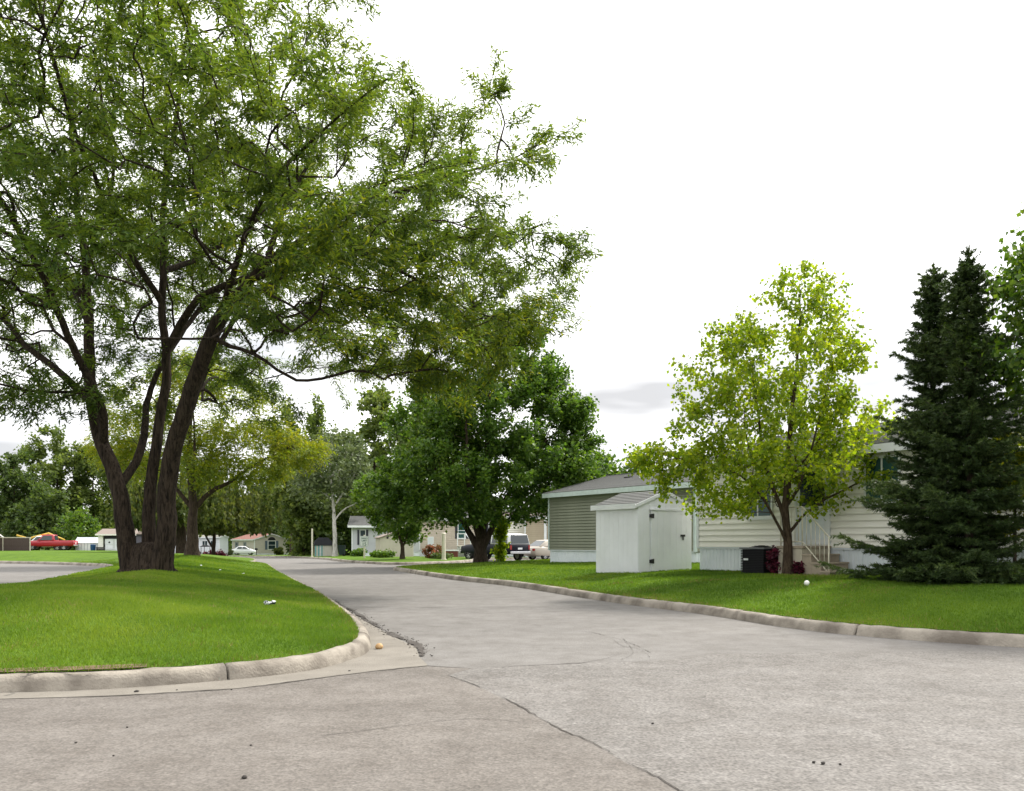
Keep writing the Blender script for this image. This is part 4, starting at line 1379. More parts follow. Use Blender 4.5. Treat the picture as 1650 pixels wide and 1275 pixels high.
# ---- spruces
def spruce(label, x, y, h, R, seed, lean=0.0):
    rs = np.random.RandomState(seed)
    z0 = gnd(x, y)
    root = empty("spruce_tree", (x, y, z0), 0, label, "tree", "dark spruces on the lawn before the cream house")
    wood = MB()
    tr = lambda z: (lean * z / h + .03 * math.sin(z), .02 * math.cos(z * 1.3), z)
    zs = np.linspace(-.1, h, 16)
    wood.tube([tr(z) for z in zs], [max(.008, .105 * (1 - z / h) + .006) for z in zs], 9)
    VA, VB, NL = [], [], []
    z = .18
    while z < h - .34:
        f = z / h
        ring = int(7 + 4 * (1 - f))
        ph = rs.uniform(0, 6.28)
        ln0 = R * (1 - f) ** .80 * (1 if f > .06 else .9) * (.88 + .24 * math.sin(z * 5.1 + seed)) + .015
        for i in range(ring):
            a = ph + 2 * math.pi * i / ring + rs.normal(0, .16)
            ln = ln0 * rs.uniform(.55, 1.18)
            rise = (.75 * f - .06) + rs.normal(0, .06)      # low boughs level, top ones reach up
            base = np.array(tr(z + rs.normal(0, .05)))
            pts = []
            m = max(3, int(ln / .22))
            for k in range(m + 1):
                q = k / m
                sag = -.16 * ln * math.sin(q * math.pi * .75) * (1 - f) + .13 * ln * q * q * (1 - f)
                pts.append(base + np.array([math.cos(a) * ln * q, math.sin(a) * ln * q, rise * ln * q + sag]))
            wood.tube(pts, [max(.004, .018 * (1 - .8 * k / m) * min(1, ln)) for k in range(m + 1)], 3)
            pts = np.array(pts)
            VA.append(pts[:-1])
            VB.append(pts[1:])
            # side twigs, flat fans that hang a little
            for k in range(1, m + 1):
                q = k / m
                tl = ln * .36 * (1 - q * .72) + .05
                for sg in (-1, 1):
                    for rep in range(3):
                        ta = a + sg * rs.uniform(.6, 1.1)
                        p0 = pts[k - 1] + (pts[k] - pts[k - 1]) * rs.uniform(0, 1)
                        l2 = tl * rs.uniform(.6, 1.2)
                        p1 = p0 + np.array([math.cos(ta) * l2, math.sin(ta) * l2, rs.uniform(-.22, .14) * l2])
                        nseg = max(1, int(l2 / .14))
                        sg_ = np.linspace(0, 1, nseg + 1)[:, None]
                        L = p0 + (p1 - p0) * sg_
                        VA.append(L[:-1])
                        VB.append(L[1:])
        z += .215 * (1 - .35 * f)
    # bare leader with a few short upswept shoots
    VA.append(np.array([tr(tt) for tt in np.linspace(h - .6, h - .16, 5)]))
    VB.append(np.array([tr(tt + .1) for tt in np.linspace(h - .6, h - .16, 5)]))
    for tt in (h - .42, h - .36, h - .24, h - .2):
        for i in range(4):
            a = rs.uniform(0, 6.28)
            l2 = rs.uniform(.10, .24) * (h + .12 - tt) / .5
            p0 = np.array(tr(tt))
            p1 = p0 + np.array([math.cos(a) * l2, math.sin(a) * l2, l2 * .9])
            wood.tube([p0, p1], [.006, .004], 3)
            VA.append(np.array([p0, (p0 + p1) / 2]))
            VB.append(np.array([(p0 + p1) / 2, p1]))
    A, B = np.vstack(VA), np.vstack(VB)
    wood.build("trunk", B_DARK, root)
    seglen = np.linalg.norm(B - A, axis=1)
    n = 260000 if h > 5 else 90000
    k = rs.choice(len(A), n, p=seglen / seglen.sum())
    D = unit(B[k] - A[k])
    P = A[k] + (B[k] - A[k]) * rs.uniform(0, 1, (n, 1))
    rad = rs.normal(0, 1, (n, 3))
    rad = unit(rad - D * (rad * D).sum(1, keepdims=True))
    d = unit(D * .9 + rad * .9)
    sd = unit(np.cross(d, rs.normal(0, 1, (n, 3))))
    Ln = rs.uniform(.035, .06, (n, 1)) * 1.4
    w = .010
    V = np.stack([P - sd * w, P + sd * w, P + d * Ln], 1).reshape(-1, 3)
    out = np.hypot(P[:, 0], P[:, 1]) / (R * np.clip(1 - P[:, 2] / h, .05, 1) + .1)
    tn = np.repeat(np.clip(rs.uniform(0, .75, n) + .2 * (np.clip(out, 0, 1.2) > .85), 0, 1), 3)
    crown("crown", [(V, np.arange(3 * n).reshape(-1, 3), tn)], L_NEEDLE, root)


spruce("dark green spruce with the lower tip nearer the lime maple", px(1505, 16.0), 16.0, 6.1, 1.72, 81)
spruce("dark green spruce with the higher tip beside the leaning green tree", px(1562, 15.2), 15.2, 6.15, 1.7, 82)


# ---- shrubs
def shrub(label, x, y, rx, rz, lm, n, size, seed, name="shrub", group=None, z=None, kind='kite', ry=None):
    rs = np.random.RandomState(seed)
    z0 = gnd(x, y) if z is None else z
    root = empty(name, (x, y, z0), 0, label, "shrub", group)
    tips = in_ell(46, (0, 0, rz), (rx, ry or rx, rz), rs, .5)
    tips[:, 2] = np.abs(tips[:, 2]) + .03
    s = Skeleton()
    for i in range(5):
        a = rs.uniform(0, 6.28)
        s.limb([(0.05 * math.cos(a), .05 * math.sin(a), -.05), (rx * .35 * math.cos(a), rx * .35 * math.sin(a), rz * .8)], .014, .006, -1, .15, .2, .01, rs)
    s.twigs(tips, .1, .25, rs)
    s.finish(.004, .35)
    s.wood("stems", B_DARK, root, .003, None, 0, rs)
    A, B = s.hold(3)
    crown("foliage", [leaves(A, B, n, size, kind, rs, rx * .12, .3, .5)], lm, root)
    return root


shrub("dark purple leaved shrub at the foot of the lime maple", px(1254, 20.45), 20.45, .27, .31, L_RED, 1500, (.05, .09), 91)
shrub("small purple leaved shrub right of the maple trunk", px(1287, 19.8), 19.8, .13, .14, L_RED, 600, (.05, .09), 92)
shrub("reddish low shrub under the spruces at the picture edge", px(1632, 15.0), 15.0, .45, .12, L_RED, 900, (.05, .09), 93)
shrub("round red and green bush before the brown house", px(700, 56.5), 56.5, .62, .42, leaf_mat("reddish_leaf", [(.09, .10, .03), (.2, .09, .05), (.32, .12, .08)], .35, (1.4, 1.2, .8), 1.2), 1500, (.10, .18), 94)
shrub("low dark hedge bush beside the red and green bush", px(712, 55.5), 55.5, .75, .14, L_WDARK, 900, (.10, .16), 95)
shrub("low dark shrub at the foot of the beige shed gable", px(622, 58), 58, .6, .2, L_GREEN, 900, (.10, .18), 96)
shrub("low shrub left of the beige shed gable", px(608, 59), 59, .4, .18, L_MAPLE, 600, (.10, .18), 97)
shrub("small shrub at the grey house corner by the sign", px(578, 70), 70, .6, .3, L_MAPLE, 900, (.12, .2), 98)
shrub("flat bed of dark red flowers before the white trailer", px(344, 100), 100, 1.2, .28, L_RED, 1100, (.14, .24), 99, ry=.5)
shrub("tuft of pale ornamental grass at the red roofed house", px(450, 132), 132, .7, .55, L_WILLOW, 900, (.2, .4), 88)
shrub("pale bush left of the parked white car", px(367, 128), 128, .8, .4, L_GREYG, 900, (.2, .32), 89)

# ------------------------------------------------------------------ houses
M_WHITE = mat("white_paint", (0.74, 0.76, 0.77), 0.55, (0.66, 0.68, 0.69), 1.6, .12, 40)
M_SHEDW = mat("shed_white_paint", (0.80, 0.815, 0.85), 0.6, (0.73, 0.745, 0.775), 1.4, .15, 60)
M_CREAM = mat("cream_vinyl", (0.84, 0.815, 0.755), 0.5, (0.79, 0.765, 0.705), .9, .1, 30)
M_SAGE = mat("sage_vinyl", (0.225, 0.238, 0.175), 0.55, (0.185, 0.198, 0.145), .9, .1, 30)
M_TAN = mat("tan_vinyl", (0.42, 0.355, 0.255), 0.55, (0.36, 0.30, 0.215), .9)
M_BEIGE = mat("beige_panel", (0.50, 0.46, 0.385), 0.6, (0.44, 0.405, 0.34), 1.2)
M_GREY = mat("grey_panel", (0.46, 0.47, 0.50), 0.6, (0.40, 0.41, 0.44), 1.2)
M_SKIRT = mat("white_skirting", (0.70, 0.74, 0.77), 0.55, (0.62, 0.67, 0.70), 1.4)
M_SHUT = mat("dark_shutter", (0.035, 0.035, 0.05), 0.6)
M_BSHUT = mat("slate_blue_shutter", (0.09, 0.12, 0.16), 0.6)
M_GLASS = glass_mat("window_glass", (0.02, 0.035, 0.04), .08, .3)
M_TEAL = glass_mat("teal_window_glass", (0.025, 0.075, 0.07), .08, .3)
M_BLACK = mat("black_metal", (0.02, 0.02, 0.022), 0.5)
M_STEP = mat("step_concrete", (0.37, 0.31, 0.235), 0.85, (0.29, 0.245, 0.19), 5, .4)
M_RAIL = mat("cream_rail_paint", (0.66, 0.62, 0.50), 0.5)


def shingle_mat(name, c1, c2, c3):
    if name in MATS:
        return MATS[name]
    m, n, l, b = new_mat(name)
    b.inputs["Roughness"].default_value = 0.9
    b.inputs["Specular IOR Level"].default_value = 0.2
    tc = n.new("ShaderNodeTexCoord")
    br = n.new("ShaderNodeTexBrick")
    br.inputs["Scale"].default_value = 3.4
    br.inputs["Color1"].default_value = (*c1, 1)
    br.inputs["Color2"].default_value = (*c2, 1)
    br.inputs["Mortar"].default_value = (*[c * .55 for c in c2], 1)
    br.inputs["Mortar Size"].default_value = 0.012
    l.new(tc.outputs["Object"], br.inputs["Vector"])
    nz = n.new("ShaderNodeTexNoise")
    nz.inputs["Scale"].default_value = 30
    nz.inputs["Detail"].default_value = 6
    l.new(tc.outputs["Object"], nz.inputs["Vector"])
    mx = n.new("ShaderNodeMixRGB")
    l.new(nz.outputs["Fac"], mx.inputs["Fac"])
    l.new(br.outputs["Color"], mx.inputs["Color1"])
    mx.inputs["Color2"].default_value = (*c3, 1)
    l.new(mx.outputs["Color"], b.inputs["Base Color"])
    MATS[name] = m
    return m


R_GREY = shingle_mat("grey_shingle", (0.135, 0.137, 0.132), (0.105, 0.107, 0.103), (0.17, 0.172, 0.166))
R_RED = shingle_mat("red_brown_shingle", (0.30, 0.15, 0.125), (0.24, 0.12, 0.10), (0.33, 0.18, 0.15))
R_BROWN = shingle_mat("tan_brown_shingle", (0.22, 0.178, 0.155), (0.18, 0.147, 0.128), (0.25, 0.21, 0.185))
R_DARK = shingle_mat("charcoal_shingle", (0.045, 0.045, 0.055), (0.035, 0.035, 0.045), (0.06, 0.06, 0.07))


def roof_slope(mb, L0, L1, y0, z0, y1, z1, course=.145, th=.035):
    """Overlapping courses from the eave (y0,z0) up to the ridge (y1,z1)."""
    n = max(3, int(math.hypot(y1 - y0, z1 - z0) / course))
    sy, sz = (y1 - y0) / n, (z1 - z0) / n
    ln = math.hypot(sy, sz)
    ny, nz = -sz / ln, sy / ln
    if nz < 0:
        ny, nz = -ny, -nz
    for i in range(n):
        ya, za = y0 + sy * i, z0 + sz * i
        yb, zb = ya + sy * 1.02, za + sz * 1.02
        t0, t1 = th * .55, th * .2
        mb.prism([(ya - ny * th, za - nz * th), (yb - ny * th, zb - nz * th), (yb + ny * t1, zb + nz * t1), (ya + ny * t0, za + nz * t0)], L0, L1, 'x')


def window(house, x0, x1, z0, z1, y=0.0, mull='v', glass=None, frame=None, shutters=None, fw=.05, mpos=.5, side=-1, bars=1):
    """A window standing in the wall plane y; side is the way it faces."""
    d = side
    f = MB()
    ya, yb = sorted((y + d * .070, y - d * .02))
    f.box(x0, x0 + fw, ya, yb, z0, z1).box(x1 - fw, x1, ya, yb, z0, z1).box(x0 + fw, x1 - fw, ya, yb, z1 - fw, z1).box(x0 + fw, x1 - fw, ya, yb, z0, z0 + fw)
    ma, mb_ = sorted((y + d * .066, y - d * .01))
    if 'v' in mull:
        xm = x0 + (x1 - x0) * mpos
        f.box(xm - .02, xm + .02, ma, mb_, z0 + fw, z1 - fw)
    if 'h' in mull:
        zm = z0 + (z1 - z0) * .5
        f.box(x0 + fw, x1 - fw, ma - .002, mb_ - .002, zm - .02, zm + .02)
    w = f.build("window", frame or M_WHITE, house)
    pa, pb = sorted((y + d * .056, y + d * .048))
    MB().box(x0 + fw * .8, x1 - fw * .8, pa, pb, z0 + fw * .8, z1 - fw * .8).build("pane", glass or M_GLASS, w)
    sa, sb = sorted((y + d * .09, y - d * .03))
    MB().box(x0 - .04, x1 + .04, sa, sb, z0 - .05, z0 - .002).build("sill", frame or M_WHITE, w)
    if shutters:
        sw = max(.2, (x1 - x0) * .3)
        for a, b in ((x0 - sw - .02, x0 - .02), (x1 + .02, x1 + sw + .02)):
            q = MB()
            sa, sb = sorted((y + d * .065, y - d * .02))
            q.box(a, b, sa, sb, z0, z1)
            k = 0
            while z0 + .08 + k * .07 < z1 - .1:
                ta, tb = sorted((y + d * .078, y + d * .064))
                q.box(a + .03, b - .03, ta, tb, z0 + .06 + k * .07, z0 + .10 + k * .07)
                k += 1
            q.build("shutter", shutters, house)
    return w


def house(name, label, loc, rz, L, D, skirt, eave, rise, wallm, roofm, pitch=.165, skirtm=None, over=.28, boards=True, cat="house", rib=.13, group=None, gable_over=.15, fascia=None):
    """Front wall on y=0 from x=0..L, facing -y; ridge runs along x."""
    h = empty(name, loc, rz, label, cat, group)
    skirtm = skirtm or M_SKIRT
    MB().box(.02, L - .02, .02, D - .02, skirt - .05, eave - .01).build("wall", wallm, h)
    # front boards, one by one: each laps over the one below
    prof = lambda z, hh, s: [(s * .004, z + .004), (s * -.046, z + .004), (s * -.044, z + .02), (s * -.004, z + hh), (s * .004, z + hh)]
    nb = int(round((eave - skirt) / pitch))
    ph = (eave - skirt) / nb
    me = None
    if boards:
        for i in range(nb):
            if me is None:
                me = MB().prism(prof(0, ph + .004, 1), 0.06, L - .06, 'x').mesh("board", wallm)
            link("board", me, None, h, (0, 0.004, skirt + i * ph))
    else:
        b = MB()
        for i in range(nb):
            b.prism(prof(skirt + i * ph, ph + .004, 1), .06, L - .06, 'x')
        b.build("siding", wallm, h)
    for s, x, nm in ((-1, 0.0, "a"), (1, L, "b")):
        b = MB()
        for i in range(nb):
            z = skirt + i * ph
            b.add([(x + s * .024, .06, z), (x + s * .006, .06, z + ph), (x + s * .024, D - .06, z), (x + s * .006, D - .06, z + ph), (x - s * .03, .06, z), (x - s * .03, D - .06, z)],
                  [(0, 2, 3, 1), (0, 4, 5, 2)])
        ng = max(2, int(rise / ph))
        for i in range(ng):
            z, z2 = eave + rise * i / ng, eave + rise * (i + 1) / ng
            ya, yb = D / 2 * i / ng, D / 2 * (i + 1) / ng
            b.add([(x + s * .024, ya, z), (x + s * .006, yb, z2), (x + s * .024, D - ya, z), (x + s * .006, D - yb, z2), (x - s * .03, ya, z), (x - s * .03, D - ya, z)], [(0, 2, 3, 1), (0, 4, 5, 2)])
        b.build("gable_siding", wallm, h)
    for (x0, x1, y0, y1) in ((-.03, .06, -.055, .06), (L - .06, L + .03, -.055, .06), (-.03, .06, D - .06, D + .03), (L - .06, L + .03, D - .06, D + .03)):
        MB().box(x0, x1, y0, y1, skirt - .02, eave - .03).build("corner_trim", fascia or M_WHITE, h)
    # ribbed skirting
    b = MB()
    b.box(.03, L - .03, .03, D - .03, -.3, skirt - .06)
    n = int(L / rib)
    for i in range(n):
        x = .03 + (L - .06) * i / n
        w = (L - .06) / n
        b.prism([(x + w * .12, .03), (x + w * .25, .012), (x + w * .88, .012), (x + w, .03)], -.3, skirt - .05, 'z')
    n = int(D / rib)
    for i in range(n):
        y = .03 + (D - .06) * i / n
        w = (D - .06) / n
        b.box(L - .031, L - .012, y + w * .2, y + w * .9, -.3, skirt - .05)
        b.box(.012, .031, y + w * .2, y + w * .9, -.3, skirt - .05)
    b.box(.01, L - .01, -.028, .03, skirt - .045, skirt - .001)
    b.build("skirting", skirtm, h)
    # roof
    b = MB()
    zs = rise / (D / 2)
    roof_slope(b, -gable_over, L + gable_over, -over, eave - over * zs + .06, D / 2, eave + rise + .06)
    roof_slope(b, -gable_over, L + gable_over, D + over, eave - over * zs + .06, D / 2, eave + rise + .06)
    b.box(-gable_over, L + gable_over, D / 2 - .09, D / 2 + .09, eave + rise + .05, eave + rise + .085)
    r = b.build("roof", roofm, h)
    b = MB()
    ze = eave - over * zs
    for y0, y1 in ((-over - .02, -over + .006), (D + over - .006, D + over + .02)):
        b.box(-gable_over, L + gable_over, y0, y1, ze - .15, ze + .045)
    b.box(-gable_over + .01, L + gable_over - .01, -over + .006, .02, ze - .13, ze - .11)
    for s, x in ((-1, -gable_over), (1, L + gable_over)):
        xa, xb = sorted((x + s * .003, x + s * .022))
        b.prism([(-over, ze + .04), (-over, ze - .12), (D / 2, eave + rise - .10), (D / 2, eave + rise + .05)], xa, xb, 'x')
        b.prism([(D + over, ze - .12), (D + over, ze + .04), (D / 2, eave + rise + .05), (D / 2, eave + rise - .10)], xa, xb, 'x')
    b.build("fascia", fascia or M_WHITE, h)
    return h


ANG = math.atan2(-.831, .557)
U, N = np.array([.557, -.831]), np.array([.831, .557])

# ---- cream house on the right
CW = np.array([5.36, 24.1])
hz = .43
cream = house("mobile_home", "cream sided home with ribbed white skirting behind the lime maple", (*CW, hz), ANG, 15.0, 7.2, .72, 3.13, .95, M_CREAM, R_GREY, .165)
window(cream, 1.84, 2.66, 1.50, 2.62, 0, 'v', M_TEAL, mpos=.42)
window(cream, 5.3, 6.2, 1.75, 2.85, 0, 'v', M_TEAL)
window(cream, 8.6, 9.5, 1.75, 2.85, 0, 'v', M_TEAL)
dr = MB().box(3.42, 4.32, -.06, .01, .80, 2.84).box(3.36, 3.42, -.075, .01, .80, 2.9).box(4.32, 4.38, -.075, .01, .80, 2.9).box(3.36, 4.38, -.076, .01, 2.902, 2.96).build("door", M_WHITE, cream)
MB().box(3.52, 4.22, -.066, -.055, 1.75, 2.72).build("pane", M_GLASS, dr)
MB().box(3.52, 4.22, -.068, -.055, .92, 1.62).build("panel", M_SKIRT, dr)
MB().cyl((4.26, -.1, 1.72), .02, .05, 8, axis='y').build("handle", M_BLACK, dr)


def local(t, w):
    return CW + t * U + w * N


st = empty("concrete_steps", (*CW, hz), ANG, "tan concrete door steps with a cream railing before the cream house", "steps")
H1 = .77
lw = -1.15
MB().box(3.72, 4.40, lw, -.07, -.2, H1 - .07).build("base", mat("lit_concrete", (0.50, 0.455, 0.36), .85, (0.43, .39, .31), 4, .3), st)  # paler than the steps: light on this side is put into the colour
MB().box(3.69, 4.43, lw - .03, -.065, H1 - .068, H1).build("landing", M_STEP, st, bevel=.012)
for i in range(3):
    zt = H1 - .192 * (i + 1)
    x0 = 4.402 + .25 * i
    MB().box(x0, x0 + .25, lw + .005, -.075, -.2, zt - .045).box(x0 + .002, x0 + .275, lw - .02, -.07, zt - .043, zt).build("step", M_STEP, st, bevel=.008)
rl = empty("railing", (0, 0, 0), parent=st)
yr = lw + .04
R0 = .014
MB().tube([(3.76, yr, H1), (3.76, yr, H1 + .92)], .018, 6).build("post", M_RAIL, rl)
MB().tube([(4.38, yr, H1), (4.38, yr, H1 + .92)], .018, 6).build("post", M_RAIL, rl)
MB().tube([(5.10, yr, .02), (5.10, yr, .98)], .018, 6).build("post", M_RAIL, rl)
MB().tube([(3.76, yr, H1 + .92), (4.38, yr, H1 + .92), (5.10, yr, .98)], .02, 6).build("top_rail", M_RAIL, rl)
MB().tube([(3.76, yr, H1 + .10), (4.38, yr, H1 + .10), (5.10, yr, .14)], .016, 6).build("bottom_rail", M_RAIL, rl)
bal = MB().tube([(0, 0, 0), (0, 0, .82)], .010, 5).mesh("baluster", M_RAIL)
for i in range(1, 6):
    link("baluster", bal, None, rl, (3.76 + .62 * i / 6, yr, H1 + .10))
for i in range(1, 6):
    f = i / 6
    link("baluster", bal, None, rl, (4.38 + .72 * f, yr, H1 + .10 + (0.14 - H1 - .10) * f))

# ---- air conditioner
ac = local(2.92, -.80)
acr = empty("air_conditioner", (*ac, hz), ANG, "black louvred air conditioner with a domed top against white skirting", "appliance")
w = .36
b = MB()
for k in range(15):
    z = .05 + k * .042
    for (x0, x1, y0, y1) in ((-w, w, -w, -w + .02), (-w, w, w - .02, w), (-w, -w + .02, -w + .021, w - .021), (w - .02, w, -w + .021, w - .021)):
        b.box(x0, x1, y0, y1, z, z + .026)
b.build("louvres", mat("louvre_black", (.018, .018, .02), .85, spec=.1), acr)
MB().box(-w + .03, w - .03, -w + .03, w - .03, 0, .68).build("coil", mat("coil_black", (.012, .012, .014), .7), acr)
M_ACTOP = mat("grey_enamel", (.16, .17, .18), .4)
MB().box(-w - .03, w + .03, -w - .03, w + .03, .685, .72).build("top", M_ACTOP, acr, bevel=.01)
b = MB()
for rr, zz in ((.30, .722), (.24, .745), (.17, .762), (.08, .772)):
    b.tube([(rr * math.cos(t), rr * math.sin(t), zz) for t in np.linspace(0, 2 * math.pi, 20)], .008, 4)
b.cyl((0, 0, .70), .31, .035, 20, .2)
b.build("fan_guard", M_BLACK, acr)
MB().box(-w + .10, -w + .24, -w - .012, -w - .003, .40, .45).build("badge", M_WHITE, acr)

# ---- sage green house
GH = np.array([1.70, 38.2])
sage = house("mobile_home", "sage green sided home with grey shingle roof behind the white shed", (*GH, .38), ANG, 9.03, 7.2, .56, 3.12, .9, M_SAGE, R_GREY, .125, fascia=mat("pale_green_trim", (.52, .60, .58), .55))
pipe = MB().cyl((4.0, 1.9, 3.5), .05, .75, 8).build("vent_pipe", M_WHITE, sage)
MB().box(2.6, 3.0, 2.2, 2.5, 3.62, 3.80).build("roof_vent", M_BLACK, sage)
MB().box(3.55, 4.25, -.05, -.018, 2.28, 2.44).build("wall_vent", M_WHITE, sage)

# ---- white shed
YS = 23.7
sc_ = np.array([px(1028, YS), YS])             # near corner between side wall and gable front
zs0 = gnd(sc_[0] + .5, sc_[1] + .8) - .02
SL, SW = 1.84, 2.12                            # side length (along -U), gable width (along N)
shed = empty("garden_shed", (*sc_, zs0), math.atan2(N[1], N[0]), "small white shed with a grey gable roof and black hinges on the lawn", "shed")
# local: x along the gable front (N), y back along -U
eh, pk = 1.93, 2.33
b = MB()
b.prism([(0.02, -.06), (SW - .02, -.06), (SW - .02, eh), (SW / 2, pk), (0.02, eh)], .03, SL - .02, 'y')
b.build("wall", M_SHEDW, shed)
# side and front are upright boards with narrow grooves
bm = {}
for i in range(9):
    a, c = SL * i / 9, SL * (i + 1) / 9
    MB().box(-.012, .021, a + .003, c - .003, -.05 - .01 * (i % 2), eh - .02).build("board", M_SHEDW, shed)
for i in range(10):
    a, c = SW * i / 10, SW * (i + 1) / 10
    top = lambda x: eh + (pk - eh) * (1 - abs(x - SW / 2) / (SW / 2)) - .03
    lo_ = -.05
    if .52 < (a + c) / 2 < 1.72:
        lo_ = 1.80
    q = [(a + .003, lo_), (c - .003, lo_), (c - .003, top(c - .003)), (a + .003, top(a + .003))]
    if a < SW / 2 - .02 < c - .02 and c > SW / 2 + .02:
        q.insert(3, (SW / 2, top(SW / 2)))
    MB().prism(q, -.012, .031, 'y').build("board", M_SHEDW, shed)
b = MB()
sl = (pk - eh) / (SW / 2)
rb = MB()
n = 8
for sgn in (0, 1):
    for i in range(n):
        xa = -.12 + (SW / 2 + .12) * i / n
        xb = -.12 + (SW / 2 + .12) * (i + 1.03) / n
        za, zb = eh + sl * xa + .03, eh + sl * xb + .03
        P = [(xa, za - .02), (xb, zb - .02), (xb, zb + .012), (xa, za + .028)]
        if sgn:
            P = [(SW - x, z) for x, z in P][::-1]
        rb.prism(P, -.03, SL + .1, 'y')
rb.build("roof", R_GREY, shed)
b = MB()
b.box(-.145, -.122, -.028, SL + .1, eh - .115, eh + .035)
b.box(SW + .122, SW + .145, -.028, SL + .1, eh - .115, eh + .035)
for sgn in (0, 1):
    P = [(-.145, eh - .10), (SW / 2, pk - .055), (SW / 2, pk + .045), (-.145, eh - .005)]
    if sgn:
        P = [(SW - x, z) for x, z in P][::-1]
    b.prism(P, -.052, -.031, 'y')
b.build("fascia", M_WHITE, shed)
dd = MB()
for i in range(5):
    a, c = .50 + 1.24 * i / 5, .50 + 1.24 * (i + 1) / 5
    dd.box(a + .003, c - .003, -.006, .029, .04, 1.78)
dd.box(.52, 1.72, .0, .02, .05, 1.77)
dd.box(.44, 1.80, -.035, -.0125, 1.785, 1.835)
door = dd.build("door", M_SHEDW, shed)
for z in (.32, 1.62):
    MB().prism([(.42, z - .045), (.60, z - .07), (.60, z + .07), (.42, z + .045)], -.026, -.0125, 'y').build("hinge", M_BLACK, door)
MB().box(1.66, 1.84, -.03, -.0125, 1.03, 1.09).box(1.72, 1.76, -.05, -.03, .93, 1.05).build("latch", M_BLACK, door)

# ---- tan house behind the vehicles
hx, hy = px(846, 66), 66.0
tanh = house("mobile_home", "tan sided home end showing between the dark maple and the green house", (hx, hy, gnd(hx, hy)), math.radians(-14), 8, 9, .5, 3.2, .9, M_TAN, R_BROWN, .16, boards=False)
MB().box(1.55, 1.75, -.11, -.026, .1, 3.0).build("downspout", M_WHITE, tanh)
hx, hy = px(818, 63.5), 63.5
h2 = house("mobile_home", "paler left face of the tan home behind the dark pickup", (px(812, 67), 67.0, gnd(px(812, 67), 67.0)), math.radians(10), 1.75, 7, .5, 3.2, .5, M_CREAM, R_BROWN, .16, boards=False)  # left face of the tan home; its lighter look is put into the siding

# ---- brown/cream house with a lattice porch behind the dark maple
hx, hy = px(676, 68), 68.0
z0 = gnd(hx, hy)
bh = house("mobile_home", "pale tan home with dark shutters and lattice porch behind the dark maple trunk", (hx, hy, z0), math.radians(3), 9.5, 6, .55, 3.1, .9, mat("pale_tan_vinyl", (.52, .45, .37), .6), R_GREY, .15, boards=False)
window(bh, 3.10, 3.75, 1.45, 2.75, 0, 'h', M_TEAL, shutters=M_SHUT)
window(bh, .65, 1.15, .65, 1.6, 0, 'n', glass_mat("blind_white", (.6, .64, .66), .4))
window(bh, 5.6, 6.3, 1.45, 2.75, 0, 'h', M_GLASS, shutters=M_SHUT)
po = empty("porch", (px(750, 65), 65, gnd(px(750, 65), 65)), 0, "grey lattice sided porch with white stair rail behind the dark maple trunk", "porch")
MB().box(-.65, .75, 0.02, 2, -.1, .78).build("base", mat("shade_panel", (.34, .36, .33), .8), po)
b = MB()
for i in range(-2, 14):
    for sg in (1, -1):
        x = -.65 + .14 * i
        q = [(x, -.02), (x + sg * .8, .78)]
        q = [(max(-.65, min(.75, a)), c) for a, c in q]
        b.tube([(q[0][0], 0, q[0][1]), (q[1][0], -.004 * sg, q[1][1])], .014, 4)
b.build("lattice", mat("lattice_grey", (.52, .53, .47), .7), po)
MB().box(-.7, .8, -.04, 2, .78, .86).build("deck", M_BEIGE, po)
b = MB()
for x in (-.65, -.1, .35):
    b.box(x, x + .06, 0, .06, .86, 1.75)
b.box(-.65, .41, -.01, .07, 1.75, 1.82)
b.build("rail", M_WHITE, po)
MB().tube([(.05, -.06, 1.75), (.75, -.5, .85), (.8, -.5, .1)], .045, 5).build("stair_rail", M_WHITE, po)
pl = empty("planter", (px(728, 63), 63, gnd(px(728, 63), 63)), 0, "dark red brick planter at the tan home wall", "planter")
MB().box(-.45, .45, 0, .4, -.05, .45).build("box", mat("red_brick", (.13, .04, .03), .85), pl)
MB().box(-.48, .48, -.03, .43, .45, .52).build("rim", M_WHITE, pl)

# ---- grey house with black shutters
hx, hy = px(567, 78), 78.0
gh = house("mobile_home", "light grey panelled home with black shutters behind the speed sign", (hx, hy, gnd(hx, hy) - .1), math.radians(8), 6.6, 9, .5, 3.0, .9, M_GREY, R_GREY, 2.6, over=.5, boards=False, gable_over=.35)
b = MB()
for i in range(24):
    b.box(.1 + i * .27, .115 + i * .27, -.034, -.026, .5, 2.95)
b.build("batten", M_GREY, gh)
window(gh, .72, 1.28, 1.15, 2.55, -.02, 'h', M_GLASS, shutters=M_SHUT)

# ---- beige shed with the round vent
hx, hy = px(613, 65), 65.0
bs = empty("garden_shed", (hx, hy, gnd(hx, hy) - .05), math.radians(18), "beige panelled shed with a round black gable vent beside the sign", "shed")
b = MB().prism([(0, 0), (2.6, 0), (2.6, 1.5), (1.3, 1.95), (0, 1.5)], 0, 2.4, 'y')
b.build("wall", M_BEIGE, bs)
b = MB()
for i in range(9):
    b.box(.12 + i * .29, .135 + i * .29, -.012, -.002, 0, 1.5)
    b.box(-.012, -.002, .12 + i * .26, .135 + i * .26, 0, 1.5)
b.build("batten", M_BEIGE, bs)
for sg in (0, 1):
    P = [(-.12, 1.47), (1.3, 1.965), (1.3, 2.03), (-.12, 1.54)]
    if sg:
        P = [(2.6 - x, z) for x, z in P][::-1]
    MB().prism(P, -.1, 2.5, 'y').build("roof", R_BROWN, bs)
MB().cyl((.55, -.03, 1.52), .09, .028, 16, axis='y').build("vent", M_BLACK, bs)

